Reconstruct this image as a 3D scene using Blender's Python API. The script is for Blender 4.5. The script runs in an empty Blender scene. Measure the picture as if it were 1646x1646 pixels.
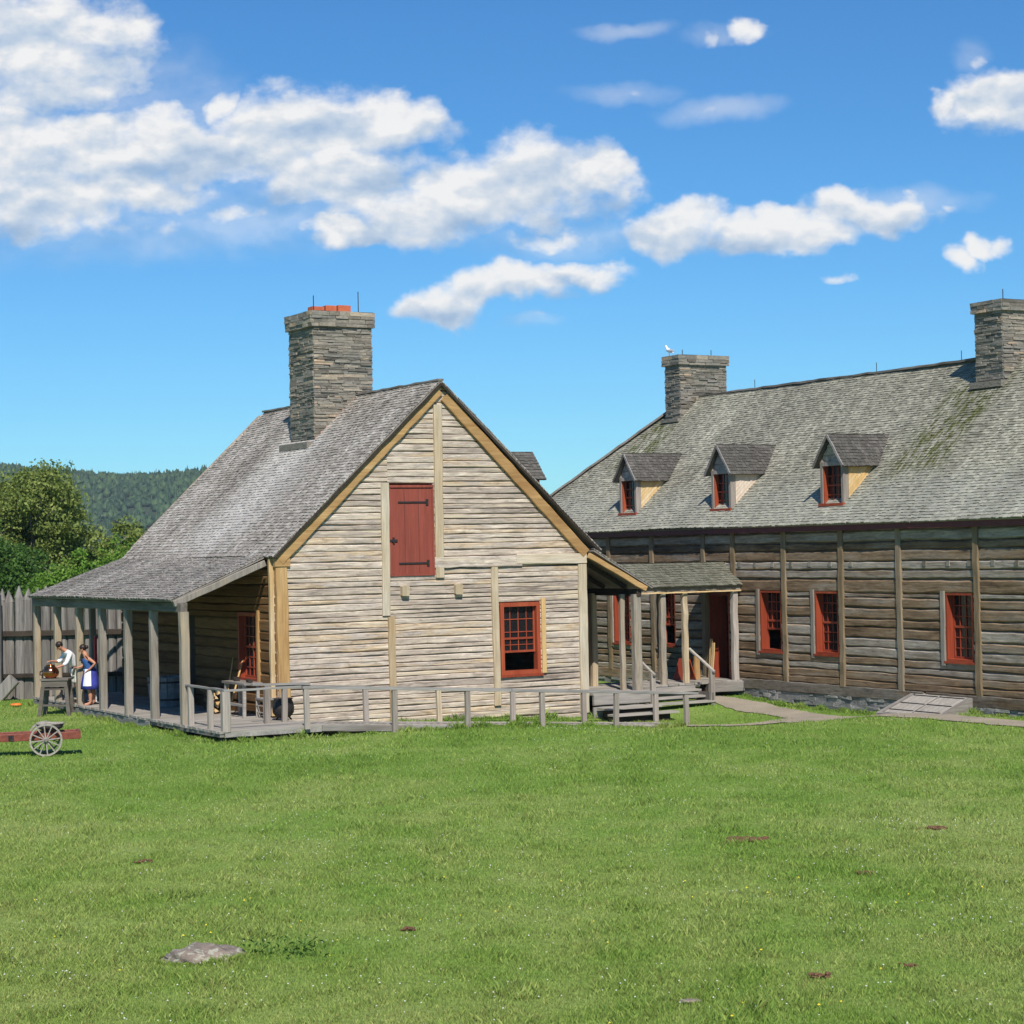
import bpy, math, random
import numpy as np
from mathutils import Vector, Matrix
random.seed(7); rng = np.random.default_rng(11)
sc = bpy.context.scene; col = sc.collection
ORI = {}
TH = math.radians(29.6877)
O = np.array([-5.1956, 45.7324, 0.0])
Vv = np.array([math.cos(TH), math.sin(TH), 0.0]); Uu = np.array([-math.sin(TH), math.cos(TH), 0.0])
def W(a, b, z): return O + Vv*a + Uu*b + np.array([0, 0, z])
def G_ab(a, b):
    bump = np.exp(-((a-10)/4.5)**2)
    f = np.where(b > -1, np.exp(-((b+1)/1.5)**2), np.where(b < -4, np.exp(-((b+4)/1.8)**2), 1.0))
    return -0.38*bump*f
def G(x, y):
    dx = np.asarray(x)-O[0]; dy = np.asarray(y)-O[1]
    a = dx*Vv[0]+dy*Vv[1]; b = dx*Uu[0]+dy*Uu[1]
    return G_ab(a, b) + .02*np.sin(x*.7+1.3)*np.cos(y*.55) + .012*np.sin(x*1.9+y*1.3)

# ------------------------------------------------------------------ mesh builder
class MB:
    def __init__(s): s.v = []; s.f = []; s.c = []
    def quad(s, p, rnd=(0, 0, 0)):
        n = len(s.v); s.v += [tuple(q) for q in p]; s.f.append(tuple(range(n, n+len(p)))); s.c.append(rnd)
    def box(s, x0, x1, y0, y1, z0, z1, rnd=None, j=0.0):
        rnd = rnd or rr(); n = len(s.v)
        for z in (z0, z1):
            for (x, y) in ((x0, y0), (x1, y0), (x1, y1), (x0, y1)):
                s.v.append((x+random.uniform(-j, j), y+random.uniform(-j, j), z+random.uniform(-j, j)))
        for f in ((0, 3, 2, 1), (4, 5, 6, 7), (0, 1, 5, 4), (1, 2, 6, 5), (2, 3, 7, 6), (3, 0, 4, 7)):
            s.f.append(tuple(n+i for i in f)); s.c.append(rnd)
    def beam(s, p0, p1, w, h, up=(0, 0, 1), seg=0.3, j=0.006, rnd=None, bev=0.15, w1=None, h1=None):
        rnd = rnd or rr(); p0 = Vector(p0); p1 = Vector(p1); d = p1-p0; L = d.length; d.normalize()
        up = Vector(up); x = d.cross(up)
        if x.length < 1e-4: up = Vector((1, 0, 0)) if abs(d.x) < .9 else Vector((0, 1, 0)); x = d.cross(up)
        x.normalize(); y = x.cross(d).normalized()
        w1 = w if w1 is None else w1; h1 = h if h1 is None else h1
        ns = max(1, int(L/seg)); base = len(s.v); e = bev
        prof = ((-1+e, -1), (1-e, -1), (1, -1+e), (1, 1-e), (1-e, 1), (-1+e, 1), (-1, 1-e), (-1, -1+e))
        for i in range(ns+1):
            t = i/ns; c = p0+d*(L*t); ww = (w+(w1-w)*t)/2; hh = (h+(h1-h)*t)/2
            jx = random.uniform(-j, j); jy = random.uniform(-j, j)
            for (px, py) in prof:
                q = c+x*(px*ww+jx+random.uniform(-j, j)*.4)+y*(py*hh+jy+random.uniform(-j, j)*.4); s.v.append(tuple(q))
        for i in range(ns):
            for k in range(8):
                a = base+i*8+k; b = base+i*8+(k+1) % 8
                s.f.append((a, b, b+8, a+8)); s.c.append(rnd)
        s.f.append(tuple(base+k for k in range(8))[::-1]); s.c.append(rnd)
        s.f.append(tuple(base+ns*8+k for k in range(8))); s.c.append(rnd)
    def tube(s, pts, rad, n=10, rnd=(0, 0, 0), caps=True):
        pts = [Vector(p) for p in pts]; base = len(s.v)
        if not hasattr(rad, '__len__'): rad = [rad]*len(pts)
        pu = None
        for i, p in enumerate(pts):
            d = (pts[min(i+1, len(pts)-1)]-pts[max(i-1, 0)]).normalized()
            up = pu or (Vector((0, 0, 1)) if abs(d.z) < .9 else Vector((1, 0, 0)))
            x = d.cross(up).normalized(); y = x.cross(d).normalized(); pu = y
            for k in range(n):
                a = 2*math.pi*k/n; s.v.append(tuple(p+(x*math.cos(a)+y*math.sin(a))*rad[i]))
        for i in range(len(pts)-1):
            for k in range(n):
                a = base+i*n+k; b = base+i*n+(k+1) % n; s.f.append((a, b, b+n, a+n)); s.c.append(rnd)
        if caps:
            s.f.append(tuple(base+k for k in range(n))[::-1]); s.c.append(rnd)
            s.f.append(tuple(base+(len(pts)-1)*n+k for k in range(n))); s.c.append(rnd)
    def lathe(s, prof, c=(0, 0, 0), n=24, rnd=(0, 0, 0), sx=1, sy=1):
        base = len(s.v)
        for (r, z) in prof:
            for k in range(n):
                a = 2*math.pi*k/n; s.v.append((c[0]+r*math.cos(a)*sx, c[1]+r*math.sin(a)*sy, c[2]+z))
        for i in range(len(prof)-1):
            for k in range(n):
                a = base+i*n+k; b = base+i*n+(k+1) % n; s.f.append((a, b, b+n, a+n)); s.c.append(rnd)
    def ellipsoid(s, c, r, n=14, m=9, rnd=(0, 0, 0)):
        prof = [(math.sin(math.pi*i/m), -math.cos(math.pi*i/m)) for i in range(m+1)]
        base = len(s.v); s.lathe([(p*1.0, q) for p, q in prof], (0, 0, 0), n, rnd)
        for i in range(base, len(s.v)):
            x, y, z = s.v[i]; s.v[i] = (c[0]+x*r[0], c[1]+y*r[1], c[2]+z*r[2])
    def build(s, name, mat, parent=None, smooth=False):
        o = ORI.get(parent.name, np.zeros(3)) if parent is not None else np.zeros(3)
        v = np.array(s.v, dtype=float).reshape(-1, 3)-o
        me = bpy.data.meshes.new(name); me.from_pydata(v.tolist(), [], s.f)
        at = me.attributes.new('rnd', 'FLOAT_COLOR', 'FACE')
        c = np.ones((len(s.f), 4), dtype=np.float32); c[:, :3] = np.array(s.c, dtype=np.float32)
        at.data.foreach_set('color', c.ravel())
        if smooth: me.polygons.foreach_set('use_smooth', [True]*len(me.polygons))
        me.materials.append(mat); me.update()
        ob = bpy.data.objects.new(name, me); col.objects.link(ob)
        if parent is not None: ob.parent = parent; ORI[ob.name] = o
        return ob
def rr(): return (random.random(), random.random(), random.random())
def tag(o, label, cat=None, group=None, kind=None):
    if label: o['label'] = label
    if cat: o['category'] = cat
    if group: o['group'] = group
    if kind: o['kind'] = kind
    return o
def thing(name, label, cat, ab=(0, 0, 0), group=None):
    """thing standing in the fort's own axes (a along the gable, b along the ridge)"""
    o = bpy.data.objects.new(name, None); col.objects.link(o); o.location = W(*ab); o.rotation_euler = (0, 0, TH)
    ORI[o.name] = np.array(ab, float); o.empty_display_size = .3
    return tag(o, label, cat, group)
def wthing(name, label, cat, loc, rz=0, group=None):
    o = bpy.data.objects.new(name, None); col.objects.link(o); o.location = loc; o.rotation_euler = (0, 0, rz)
    return tag(o, label, cat, group)

# ------------------------------------------------------------------ materials
def newmat(name):
    m = bpy.data.materials.new(name); m.use_nodes = True; nt = m.node_tree
    return m, nt, nt.nodes['Principled BSDF']
def N(nt, t, **k):
    n = nt.nodes.new(t)
    for a, b in k.items():
        if a.startswith('_'): setattr(n, a[1:], b)
        else: n.inputs[a.replace('-', ' ')].default_value = b
    return n
def ramp(nt, fac, stops, interp='LINEAR'):
    r = nt.nodes.new('ShaderNodeValToRGB'); r.color_ramp.interpolation = interp
    e = r.color_ramp.elements
    while len(e) < len(stops): e.new(.5)
    for i, (p, c) in enumerate(stops): e[i].position = p; e[i].color = (*c, 1) if len(c) == 3 else c
    nt.links.new(fac, r.inputs[0]); return r.outputs[0]
def math_(nt, op, a, b=None, c=None, clamp=False):
    n = nt.nodes.new('ShaderNodeMath'); n.operation = op; n.use_clamp = clamp
    for i, q in enumerate((a, b, c)):
        if q is None: continue
        if isinstance(q, (int, float)): n.inputs[i].default_value = q
        else: nt.links.new(q, n.inputs[i])
    return n.outputs[0]
def mix(nt, f, a, b, bt='MIX'):
    n = nt.nodes.new('ShaderNodeMix'); n.data_type = 'RGBA'; n.blend_type = bt
    for s, q in ((n.inputs[0], f), (n.inputs[6], a), (n.inputs[7], b)):
        if isinstance(q, (int, float)): s.default_value = q
        elif isinstance(q, tuple): s.default_value = (*q, 1)
        else: nt.links.new(q, s)
    return n.outputs[2]
def rndnodes(nt):
    at = nt.nodes.new('ShaderNodeAttribute'); at.attribute_name = 'rnd'
    sp = nt.nodes.new('ShaderNodeSeparateColor'); nt.links.new(at.outputs['Color'], sp.inputs[0]); return sp.outputs, at.outputs
def coords(nt, scale, offs=None, out='Object'):
    tc = nt.nodes.new('ShaderNodeTexCoord'); src = tc.outputs[out]
    if offs is not None:
        va = nt.nodes.new('ShaderNodeVectorMath'); va.operation = 'MULTIPLY_ADD'
        nt.links.new(offs, va.inputs[0]); va.inputs[1].default_value = (37, 51, 23); nt.links.new(src, va.inputs[2]); src = va.outputs[0]
    mp = nt.nodes.new('ShaderNodeMapping'); mp.inputs['Scale'].default_value = scale; nt.links.new(src, mp.inputs[0]); return mp.outputs[0]
def noise(nt, vec, scale, detail=4, rough=.55, dist=0):
    n = N(nt, 'ShaderNodeTexNoise', Scale=scale, Detail=detail, Roughness=rough, Distortion=dist)
    nt.links.new(vec, n.inputs['Vector']); return n.outputs[0]
def bump(nt, h, bs, strength=.3, dist=.02):
    b = N(nt, 'ShaderNodeBump', Strength=strength, Distance=dist); nt.links.new(h, b.inputs['Height']); nt.links.new(b.outputs[0], bs.inputs['Normal'])

def wood(name, stops, axis='x', rough=.8, contrast=.45, gs=1.0, bstr=.35, spots=None, knots=False):
    m, nt, bs = newmat(name); r, at = rndnodes(nt)
    lo, hi = .9*gs, 14*gs
    sca = {'x': (lo, hi, hi), 'y': (hi, lo, hi), 'z': (hi, hi, lo)}[axis]
    v = coords(nt, sca, at['Color']); g1 = noise(nt, v, 1.6, 6, .6, .4)
    sca2 = tuple(q*(.35 if q == lo else .16) for q in sca)
    v2 = coords(nt, sca2, at['Color']); g2 = noise(nt, v2, 1.8, 4, .6)
    f = math_(nt, 'ADD', math_(nt, 'MULTIPLY', r[0], .62), math_(nt, 'MULTIPLY', math_(nt, 'SUBTRACT', g2, .5), 1.3)); f = math_(nt, 'ADD', f, .19, clamp=True)
    c = ramp(nt, f, stops)
    gr = ramp(nt, g1, [(.25, (1-contrast,)*3), (.5, (.92,)*3), (.75, (1.18,)*3)])
    c = mix(nt, 1.0, c, gr, 'MULTIPLY')
    if knots:
        v4 = coords(nt, {'x': (3.2, 13, 13), 'y': (13, 3.2, 13), 'z': (13, 13, 3.2)}[axis], at['Color']); g4 = noise(nt, v4, 1.0, 5, .68, .8)
        c = mix(nt, 1.0, c, ramp(nt, g4, [(.30, (.60, .56, .54)), (.46, (.95, .93, .92)), (.56, (1.05, 1.04, 1.02)), (.70, (1.35, 1.33, 1.30))]), 'MULTIPLY')
    if spots:
        v3 = coords(nt, tuple(q*.5 for q in sca), at['Color']); g3 = noise(nt, v3, 1.1, 3, .6)
        c = mix(nt, ramp(nt, g3, [(.58, (0, 0, 0)), (.68, (1, 1, 1))]), c, spots)
    nt.links.new(c, bs.inputs['Base Color']); bs.inputs['Roughness'].default_value = rough
    bs.inputs['Specular IOR Level'].default_value = .25
    bump(nt, g1, bs, bstr, .02); return m
def plain(name, c, rough=.6, metal=0, var=.12, scale=8, bstr=.1, spec=.4):
    m, nt, bs = newmat(name); v = coords(nt, (1, 1, 1)); g = noise(nt, v, scale, 5, .6)
    cc = mix(nt, 1.0, c, ramp(nt, g, [(.3, (1-var*2,)*3), (.7, (1+var,)*3)]), 'MULTIPLY')
    nt.links.new(cc, bs.inputs['Base Color']); bs.inputs['Roughness'].default_value = rough; bs.inputs['Metallic'].default_value = metal
    bs.inputs['Specular IOR Level'].default_value = spec
    bump(nt, g, bs, bstr, .01); return m

PALE = [(0, (.227, .174, .134)), (.15, (.391, .333, .285)), (.36, (.484, .405, .334)), (.52, (.618, .531, .436)), (.66, (.505, .439, .383)), (.84, (.546, .415, .276)), (1, (.742, .656, .543))]
GREY = [(0, (.10, .085, .07)), (.35, (.20, .175, .15)), (.7, (.29, .27, .25)), (1, (.38, .35, .31))]
BROWN = [(0, (.122, .077, .043)), (.3, (.260, .179, .109)), (.55, (.308, .256, .203)), (.8, (.405, .365, .312)), (1, (.374, .256, .138))]
GOLD = [(0, (.315, .173, .065)), (.4, (.462, .286, .120)), (.7, (.546, .377, .190)), (1, (.588, .469, .310))]
M = {}
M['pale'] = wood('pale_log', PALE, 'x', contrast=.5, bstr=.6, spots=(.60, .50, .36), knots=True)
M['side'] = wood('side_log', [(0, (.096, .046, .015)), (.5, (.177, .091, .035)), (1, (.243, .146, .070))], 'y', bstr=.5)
M['brown'] = wood('brown_log', BROWN, 'y', contrast=.5, bstr=.5, gs=.9, knots=True)
M['gold_z'] = wood('gold_timber_upright', GOLD, 'z', contrast=.25)
M['gold_x'] = wood('gold_timber_level', GOLD, 'x', contrast=.25)
M['lightgold'] = wood('sun_bleached_timber', [(0, (.46, .35, .22)), (.5, (.55, .45, .32)), (1, (.62, .55, .44))], 'x', contrast=.3)
M['pale_z'] = wood('pale_timber_upright', [(0, (.42, .30, .17)), (.5, (.52, .43, .30)), (1, (.58, .53, .44))], 'z', contrast=.3)
M['post'] = wood('weathered_post', [(0, (.180, .145, .105)), (.5, (.285, .257, .220)), (1, (.399, .310, .200))], 'z', contrast=.4)
M['bpost'] = wood('hall_post', [(0, (.15, .105, .06)), (.5, (.25, .18, .105)), (1, (.30, .25, .19))], 'z', contrast=.4)
M['grey_x'] = wood('grey_board_cross', GREY, 'x', contrast=.35)
M['grey_y'] = wood('grey_board_length', GREY, 'y', contrast=.35)
M['grey_z'] = wood('grey_post', [(0, (.224, .192, .162)), (.5, (.336, .291, .252)), (1, (.426, .374, .323))], 'z', contrast=.35)
M['hrail'] = wood('hand_rail_wood', [(0, (.20, .19, .175)), (.5, (.28, .265, .25)), (1, (.36, .34, .31))], 'x', contrast=.35)
M['rail'] = wood('rail_wood', [(0, (.286, .252, .216)), (.5, (.396, .362, .319)), (1, (.484, .430, .363))], 'x', contrast=.35)
M['deck'] = wood('deck_board', [(0, (.24, .215, .18)), (.5, (.34, .31, .27)), (1, (.42, .39, .35))], 'x', contrast=.35)
M['cheek'] = wood('fresh_board', [(0, (.55, .33, .12)), (.5, (.66, .46, .22)), (1, (.74, .60, .40))], 'z', contrast=.2, bstr=.1)
M['pal'] = wood('palisade_wood', [(0, (.131, .119, .107)), (.5, (.197, .180, .164)), (1, (.254, .238, .221))], 'z', contrast=.6, bstr=.6, gs=.8, spots=(.271, .254, .230))
M['dark'] = plain('dark_interior', (.02, .017, .014), .9)
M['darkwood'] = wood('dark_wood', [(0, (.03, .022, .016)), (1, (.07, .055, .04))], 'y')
M['red'] = wood('red_paint_door', [(0, (.20, .05, .035)), (.5, (.27, .064, .042)), (1, (.31, .085, .06))], 'z', rough=.6, contrast=.18, bstr=.25)
M['redf'] = wood('red_paint_frame', [(0, (.230, .044, .021)), (.5, (.310, .057, .025)), (1, (.380, .086, .037))], 'z', rough=.5, contrast=.15, bstr=.15)
M['maroon'] = plain('maroon_fascia', (.13, .032, .030), .6)
M['iron'] = plain('wrought_iron', (.035, .03, .03), .6, .3)
M['flue'] = plain('clay_flue', (.50, .12, .05), .7)
M['copper'] = plain('polished_copper', (.60, .20, .08), .18, 1.0, var=.1)
M['white'] = plain('white_cloth', (.78, .78, .80), .8, var=.05)
M['cartred'] = plain('cart_red', (.21, .055, .032), .6, var=.2, scale=14)
M['wheel'] = plain('pale_wheel_wood', (.33, .30, .255), .7, var=.2, scale=20)
def glass():
    m, nt, bs = newmat('window_glass'); bs.inputs['Base Color'].default_value = (.012, .012, .014, 1)
    bs.inputs['Roughness'].default_value = .12; bs.inputs['Specular IOR Level'].default_value = .5
    v = coords(nt, (1, 1, 1)); bump(nt, noise(nt, v, 3, 2), bs, .15, .05); return m
M['glass'] = glass()

def shingle(name, stops, streak_axis, clean=None, moss=None, porch=None, tint=(1, 1, 1)):
    m, nt, bs = newmat(name); r, at = rndnodes(nt)
    f = r[0]
    sa = (.25, 1.6, .25) if streak_axis == 'a' else (1.6, .25, .25)
    big = noise(nt, coords(nt, sa), .9, 5, .6); big2 = noise(nt, coords(nt, (1, 1, 1)), .45, 3, .5)
    f = math_(nt, 'ADD', math_(nt, 'MULTIPLY', f, .5), math_(nt, 'MULTIPLY', math_(nt, 'SUBTRACT', big, .5), .9))
    f = math_(nt, 'ADD', f, math_(nt, 'MULTIPLY', math_(nt, 'SUBTRACT', big2, .5), .6)); f = math_(nt, 'ADD', f, .25, clamp=True)
    c = ramp(nt, f, stops)
    fine = noise(nt, coords(nt, (6, 40, 6) if streak_axis == 'a' else (40, 6, 6), at['Color']), 1, 4, .6)
    c = mix(nt, 1.0, c, ramp(nt, fine, [(.3, (.72,)*3), (.7, (1.15,)*3)]), 'MULTIPLY')
    c = mix(nt, 1.0, c, tint, 'MULTIPLY')
    tc = nt.nodes.new('ShaderNodeTexCoord'); sp = nt.nodes.new('ShaderNodeSeparateXYZ'); nt.links.new(tc.outputs['Object'], sp.inputs[0])
    def band(coord, lo, hi, soft):
        n = noise(nt, coords(nt, (1, 1, 1)), 1.4, 3); x = math_(nt, 'ADD', coord, math_(nt, 'MULTIPLY', math_(nt, 'SUBTRACT', n, .5), soft*2))
        u1 = N(nt, 'ShaderNodeMapRange', **{'From-Min': lo-soft, 'From-Max': lo+soft}); nt.links.new(x, u1.inputs[0])
        u2 = N(nt, 'ShaderNodeMapRange', **{'From-Min': hi-soft, 'From-Max': hi+soft, 'To-Min': 1.0, 'To-Max': 0.0}); nt.links.new(x, u2.inputs[0])
        return math_(nt, 'MULTIPLY', u1.outputs[0], u2.outputs[0])
    for (b0, b1, z0, z1, cc, amt, soft, kind) in (clean or []):
        k = math_(nt, 'MULTIPLY', band(sp.outputs[1], b0, b1, soft), band(sp.outputs[2], z0, z1, .3))
        if kind == 'moss':
            n = noise(nt, coords(nt, (1, 9, 3)), 1.1, 5, .65); k = math_(nt, 'MULTIPLY', k, ramp(nt, n, [(.46, (0, 0, 0)), (.58, (1, 1, 1))]))
        else:
            k = math_(nt, 'MULTIPLY', k, math_(nt, 'ADD', math_(nt, 'MULTIPLY', r[1], .7), .3))
        k = math_(nt, 'MULTIPLY', k, amt); c = mix(nt, k, c, cc)
    nt.links.new(c, bs.inputs['Base Color']); bs.inputs['Roughness'].default_value = .75; bs.inputs['Specular IOR Level'].default_value = .3
    bump(nt, fine, bs, .4, .01); return m
SH = [(0, (.120, .106, .087)), (.3, (.250, .222, .189)), (.6, (.379, .341, .296)), (.85, (.518, .478, .428)), (1, (.725, .673, .600))]
M['roofA'] = shingle('kitchen_shingles', SH, 'a', clean=[(3.6, 6.5, 4.2, 7.2, (.58, .55, .51), .75, .8, 's'), (2.6, 4.6, 4.4, 6.2, (.45, .42, .39), .45, .5, 's'), (-.5, 11.5, 2.6, 3.95, (.12, .113, .105), .45, .15, 's')])
M['roofB'] = shingle('hall_shingles', [(0, (.134, .125, .093)), (.3, (.222, .211, .163)), (.6, (.322, .307, .238)), (.85, (.443, .422, .331)), (1, (.565, .538, .431))], 'a',
    clean=[(8.6, 10.4, 6.4, 8.0, (.075, .085, .008), .9, .25, 'moss'), (-5.6, -3.6, 5.6, 8.1, (.075, .085, .008), .9, .25, 'moss'), (-16, 14, 4.3, 5.6, (.36, .37, .32), .5, .5, 's')])
M['roofD'] = shingle('dark_shingles', [(0, (.06, .055, .047)), (.5, (.10, .093, .08)), (1, (.17, .155, .14))], 'b')
M['roofW'] = shingle('walkway_shingles', [(0, (.098, .094, .066)), (.5, (.149, .147, .110)), (1, (.218, .213, .165))], 'b')

def stone(name, stops, mortar=None):
    m, nt, bs = newmat(name); r, at = rndnodes(nt)
    c = ramp(nt, r[0], stops)
    g = noise(nt, coords(nt, (6, 6, 14), at['Color']), 1.5, 6, .65); g2 = noise(nt, coords(nt, (1, 1, 1)), 1.2, 3)
    c = mix(nt, 1.0, c, ramp(nt, g, [(.25, (.55,)*3), (.75, (1.3,)*3)]), 'MULTIPLY')
    c = mix(nt, 1.0, c, ramp(nt, g2, [(.3, (.8, .82, .8)), (.7, (1.12, 1.08, 1.02))]), 'MULTIPLY')
    nt.links.new(c, bs.inputs['Base Color']); bs.inputs['Roughness'].default_value = .85; bump(nt, g, bs, .8, .02); return m
M['stone'] = stone('slate_stone', [(0, (.145, .128, .106)), (.3, (.225, .203, .170)), (.6, (.290, .261, .220)), (.8, (.239, .225, .199)), (.93, (.362, .312, .241)), (1, (.450, .334, .234))])
M['fstone'] = stone('foundation_stone', [(0, (.16, .16, .16)), (.5, (.27, .265, .26)), (1, (.36, .345, .33))])
M['rock'] = stone('field_rock', [(0, (.22, .175, .145)), (1, (.29, .235, .20))])

# ------------------------------------------------------------------ builders
def mapper(kind, plane):
    if kind == 'x': return lambda s, z, d: (s, plane-d, z)      # faces -b
    return lambda s, z, d: (plane-d, s, z)                       # faces -a
def logwall(mb, mp, s0, s1, z0, z1, h, holes=(), lim=None, jit=.012, gap=.006, hv=.32, seed=1, bulge=.016):
    R = random.Random(seed); z = z0; rows = []
    zs = [z0]
    while zs[-1] < z1-.03:
        hh = h*R.uniform(1-hv, 1+hv); zs.append(z1 if zs[-1]+hh > z1-.08 else zs[-1]+hh)
    for (_, _, hz0, hz1) in holes:
        for e_ in (hz0, hz1):
            if zs[0] < e_ < zs[-1]:
                k_ = min(range(1, len(zs)-1), key=lambda i: abs(zs[i]-e_)); zs[k_] = e_
    zs = sorted(zs); rows = [(p, q) for p, q in zip(zs, zs[1:]) if q-p > .03]
    for (za, zb) in rows:
        iv = [(s0, s1)]
        for (h0, h1, hz0, hz1) in holes:
            if zb > hz0+.04 and za < hz1-.04:
                nv = []
                for (p, q) in iv:
                    if h1 <= p or h0 >= q: nv.append((p, q)); continue
                    if h0-p > .05: nv.append((p, h0))
                    if q-h1 > .05: nv.append((h1, q))
                iv = nv
        for (p, q) in iv:
            la, lb = (lim(za), lim(zb)) if lim else ((p, q), (p, q))
            pa, qa = max(p, la[0]), min(q, la[1]); pb, qb = max(p, lb[0]), min(q, lb[1])
            if qa-pa < .08: continue
            if qb < pb: pb = qb = (pb+qb)/2
            ns = max(1, int((qa-pa)/.3)); rnd = (R.random(), R.random(), R.random()); prof = []
            zt = 0; zl = 0; dj = R.uniform(-.006, .012)
            for i in range(ns+1):
                t = i/ns; sa = pa+(qa-pa)*t; sb = pb+(qb-pb)*t
                zt = .6*zt+R.uniform(-jit, jit); zl = .6*zl+R.uniform(-jit, jit); dd = dj+R.uniform(-.005, .005)
                H = zb-za; row = []
                for (u, d) in ((.0, -.028), (.04, -.002), (.14, bulge), (.83, bulge*1.15), (.96, -.006), (1.0, -.032)):
                    zz = za+gap/2+zl*(1-u)+(H-gap)*u+zt*u; s = sa+(sb-sa)*u; row.append(mp(s, zz, d+dd))
                prof.append(row)
            for i in range(ns):
                for k in range(5): mb.quad((prof[i][k], prof[i+1][k], prof[i+1][k+1], prof[i][k+1]), rnd)
            mb.quad([prof[0][k] for k in range(6)], rnd); mb.quad([prof[-1][k] for k in range(6)], rnd)
            dk = (rnd[0]*.2, rnd[1], rnd[2])
            mb.quad((mp(pa, za, -.04), mp(qa, za, -.04), mp(qb, zb, -.04), mp(pb, zb, -.04)), dk)
            mb.quad((mp(pa, za, -.16), mp(qa, za, -.16), mp(qb, zb, -.16), mp(pb, zb, -.16)), dk)
def window(parent, mp, s0, s1, z0, z1, cols, rows, open_frac=0, fw=.07, recess=.10, name='window', mat=None, axis='x', meet=True):
    mat = mat or M['redf']; f = MB()
    def bx(mb, a0, a1, b0, b1, d0, d1):
        p = [mp(a0, b0, d0), mp(a1, b1, d1)]; x = sorted((p[0][0], p[1][0])); y = sorted((p[0][1], p[1][1])); z = sorted((p[0][2], p[1][2]))
        mb.box(x[0], x[1], y[0], y[1], z[0], z[1])
    d0, d1 = -recess-.06, .03
    bx(f, s0, s0+fw, z0, z1, d0, d1); bx(f, s1-fw, s1, z0, z1, d0, d1)
    bx(f, s0+fw, s1-fw, z1-fw, z1, d0, d1-.003); bx(f, s0+fw, s1-fw, z0, z0+fw, d0, d1-.003)
    fo = f.build(name, mat, parent)
    sl = MB(); bx(sl, s0-.05, s1+.05, z0-.055, z0-.003, -.04, .075); sl.build('sill', mat, fo)
    i0, i1, j0, j1 = s0+fw, s1-fw, z0+fw, z1-fw; jb = j0+(j1-j0)*open_frac; sa = MB(); t = .022
    mid = (j0+j1)/2
    bx(sa, i0+.003, i0+.04, jb, j1, -recess-.03, -recess+.012); bx(sa, i1-.04, i1-.003, jb, j1, -recess-.03, -recess+.012)
    bx(sa, i0+.04, i1-.04, jb, jb+.05, -recess-.03, -recess+.01)
    if meet: bx(sa, i0+.04, i1-.04, mid-.025, mid+.025, -recess-.03, -recess+.015)
    for k in range(1, cols): x = i0+(i1-i0)*k/cols; bx(sa, x-t/2, x+t/2, jb+.05, j1, -recess-.02, -recess)
    for k in range(1, rows):
        z = j0+(j1-j0)*k/rows
        if z < jb+.08 or (meet and abs(z-mid) < .05): continue
        bx(sa, i0+.04, i1-.04, z-t/2, z+t/2, -recess-.019, -recess-.002)
    sa.build('sash', mat, fo)
    g = MB(); g.quad((mp(i0, jb, -recess-.024), mp(i1, jb, -recess-.024), mp(i1, j1, -recess-.024), mp(i0, j1, -recess-.024)))
    g.build('pane', M['glass'], fo)
    return fo
def shingles(mb, P0, U, V, L, lo, hi, e=.105, w=(.07, .15), thick=.02, wav=.02, seed=3, sheath=True):
    R = random.Random(seed); P0 = np.array(P0, float); U = np.array(U, float); U /= np.linalg.norm(U); V = np.array(V, float); V /= np.linalg.norm(V)
    Nn = np.cross(U, V)
    if Nn[2] < 0: Nn = -Nn
    nc = max(1, int(round(L/e))); e = L/nc
    def pt(x, t, n):
        wv = wav*(math.sin(x*.9+t*.4+seed)+math.sin(x*.37-t*1.1))*.5
        return P0+U*x+V*t+Nn*(n+wv)
    for i in range(nc+1):
        t = i*e; l0 = lo(min(t, L)); l1 = hi(min(t, L)); x = l0-R.uniform(0, .1)
        while x < l1:
            ww = R.uniform(*w); xa = max(x, l0); xb = min(x+ww-.006, l1); x += ww
            if xb-xa < .015: continue
            jb = R.uniform(-.012, .012); th = thick*R.uniform(.6, 1.5); t1 = min(t+e*1.15, L+.03); t0 = min(t+jb, L)-(.02 if i == 0 else 0)
            tl = R.uniform(-.006, .006)
            a = pt(xa, t0+tl, th+.006); b = pt(xb, t0-tl, th+.006); c = pt(xb, t1, .010); d = pt(xa, t1, .010)
            a2 = pt(xa, t0+tl, -.01); b2 = pt(xb, t0-tl, -.01)
            rnd = (R.random(), R.random(), R.random())
            mb.quad((a, b, c, d), rnd); mb.quad((a2, b2, b, a), (rnd[0]*.3, rnd[1], rnd[2]))
            mb.quad((a2, a, d), rnd); mb.quad((b2, c, b), rnd)
    if sheath:
        n = 12; prev = None
        for i in range(n+1):
            t = L*i/n; tk = -wav*.9; q = [pt(lo(t), t, .002+tk), pt(hi(t), t, .002+tk), pt(hi(t), t, -.03+tk), pt(lo(t), t, -.03+tk)]
            if prev:
                for k in range(4): mb.quad((prev[k], prev[(k+1) % 4], q[(k+1) % 4], q[k]), (.15, .3, .3))
            else: mb.quad(q, (.15, .3, .3))
            prev = q
        mb.quad(prev, (.15, .3, .3))
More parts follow.
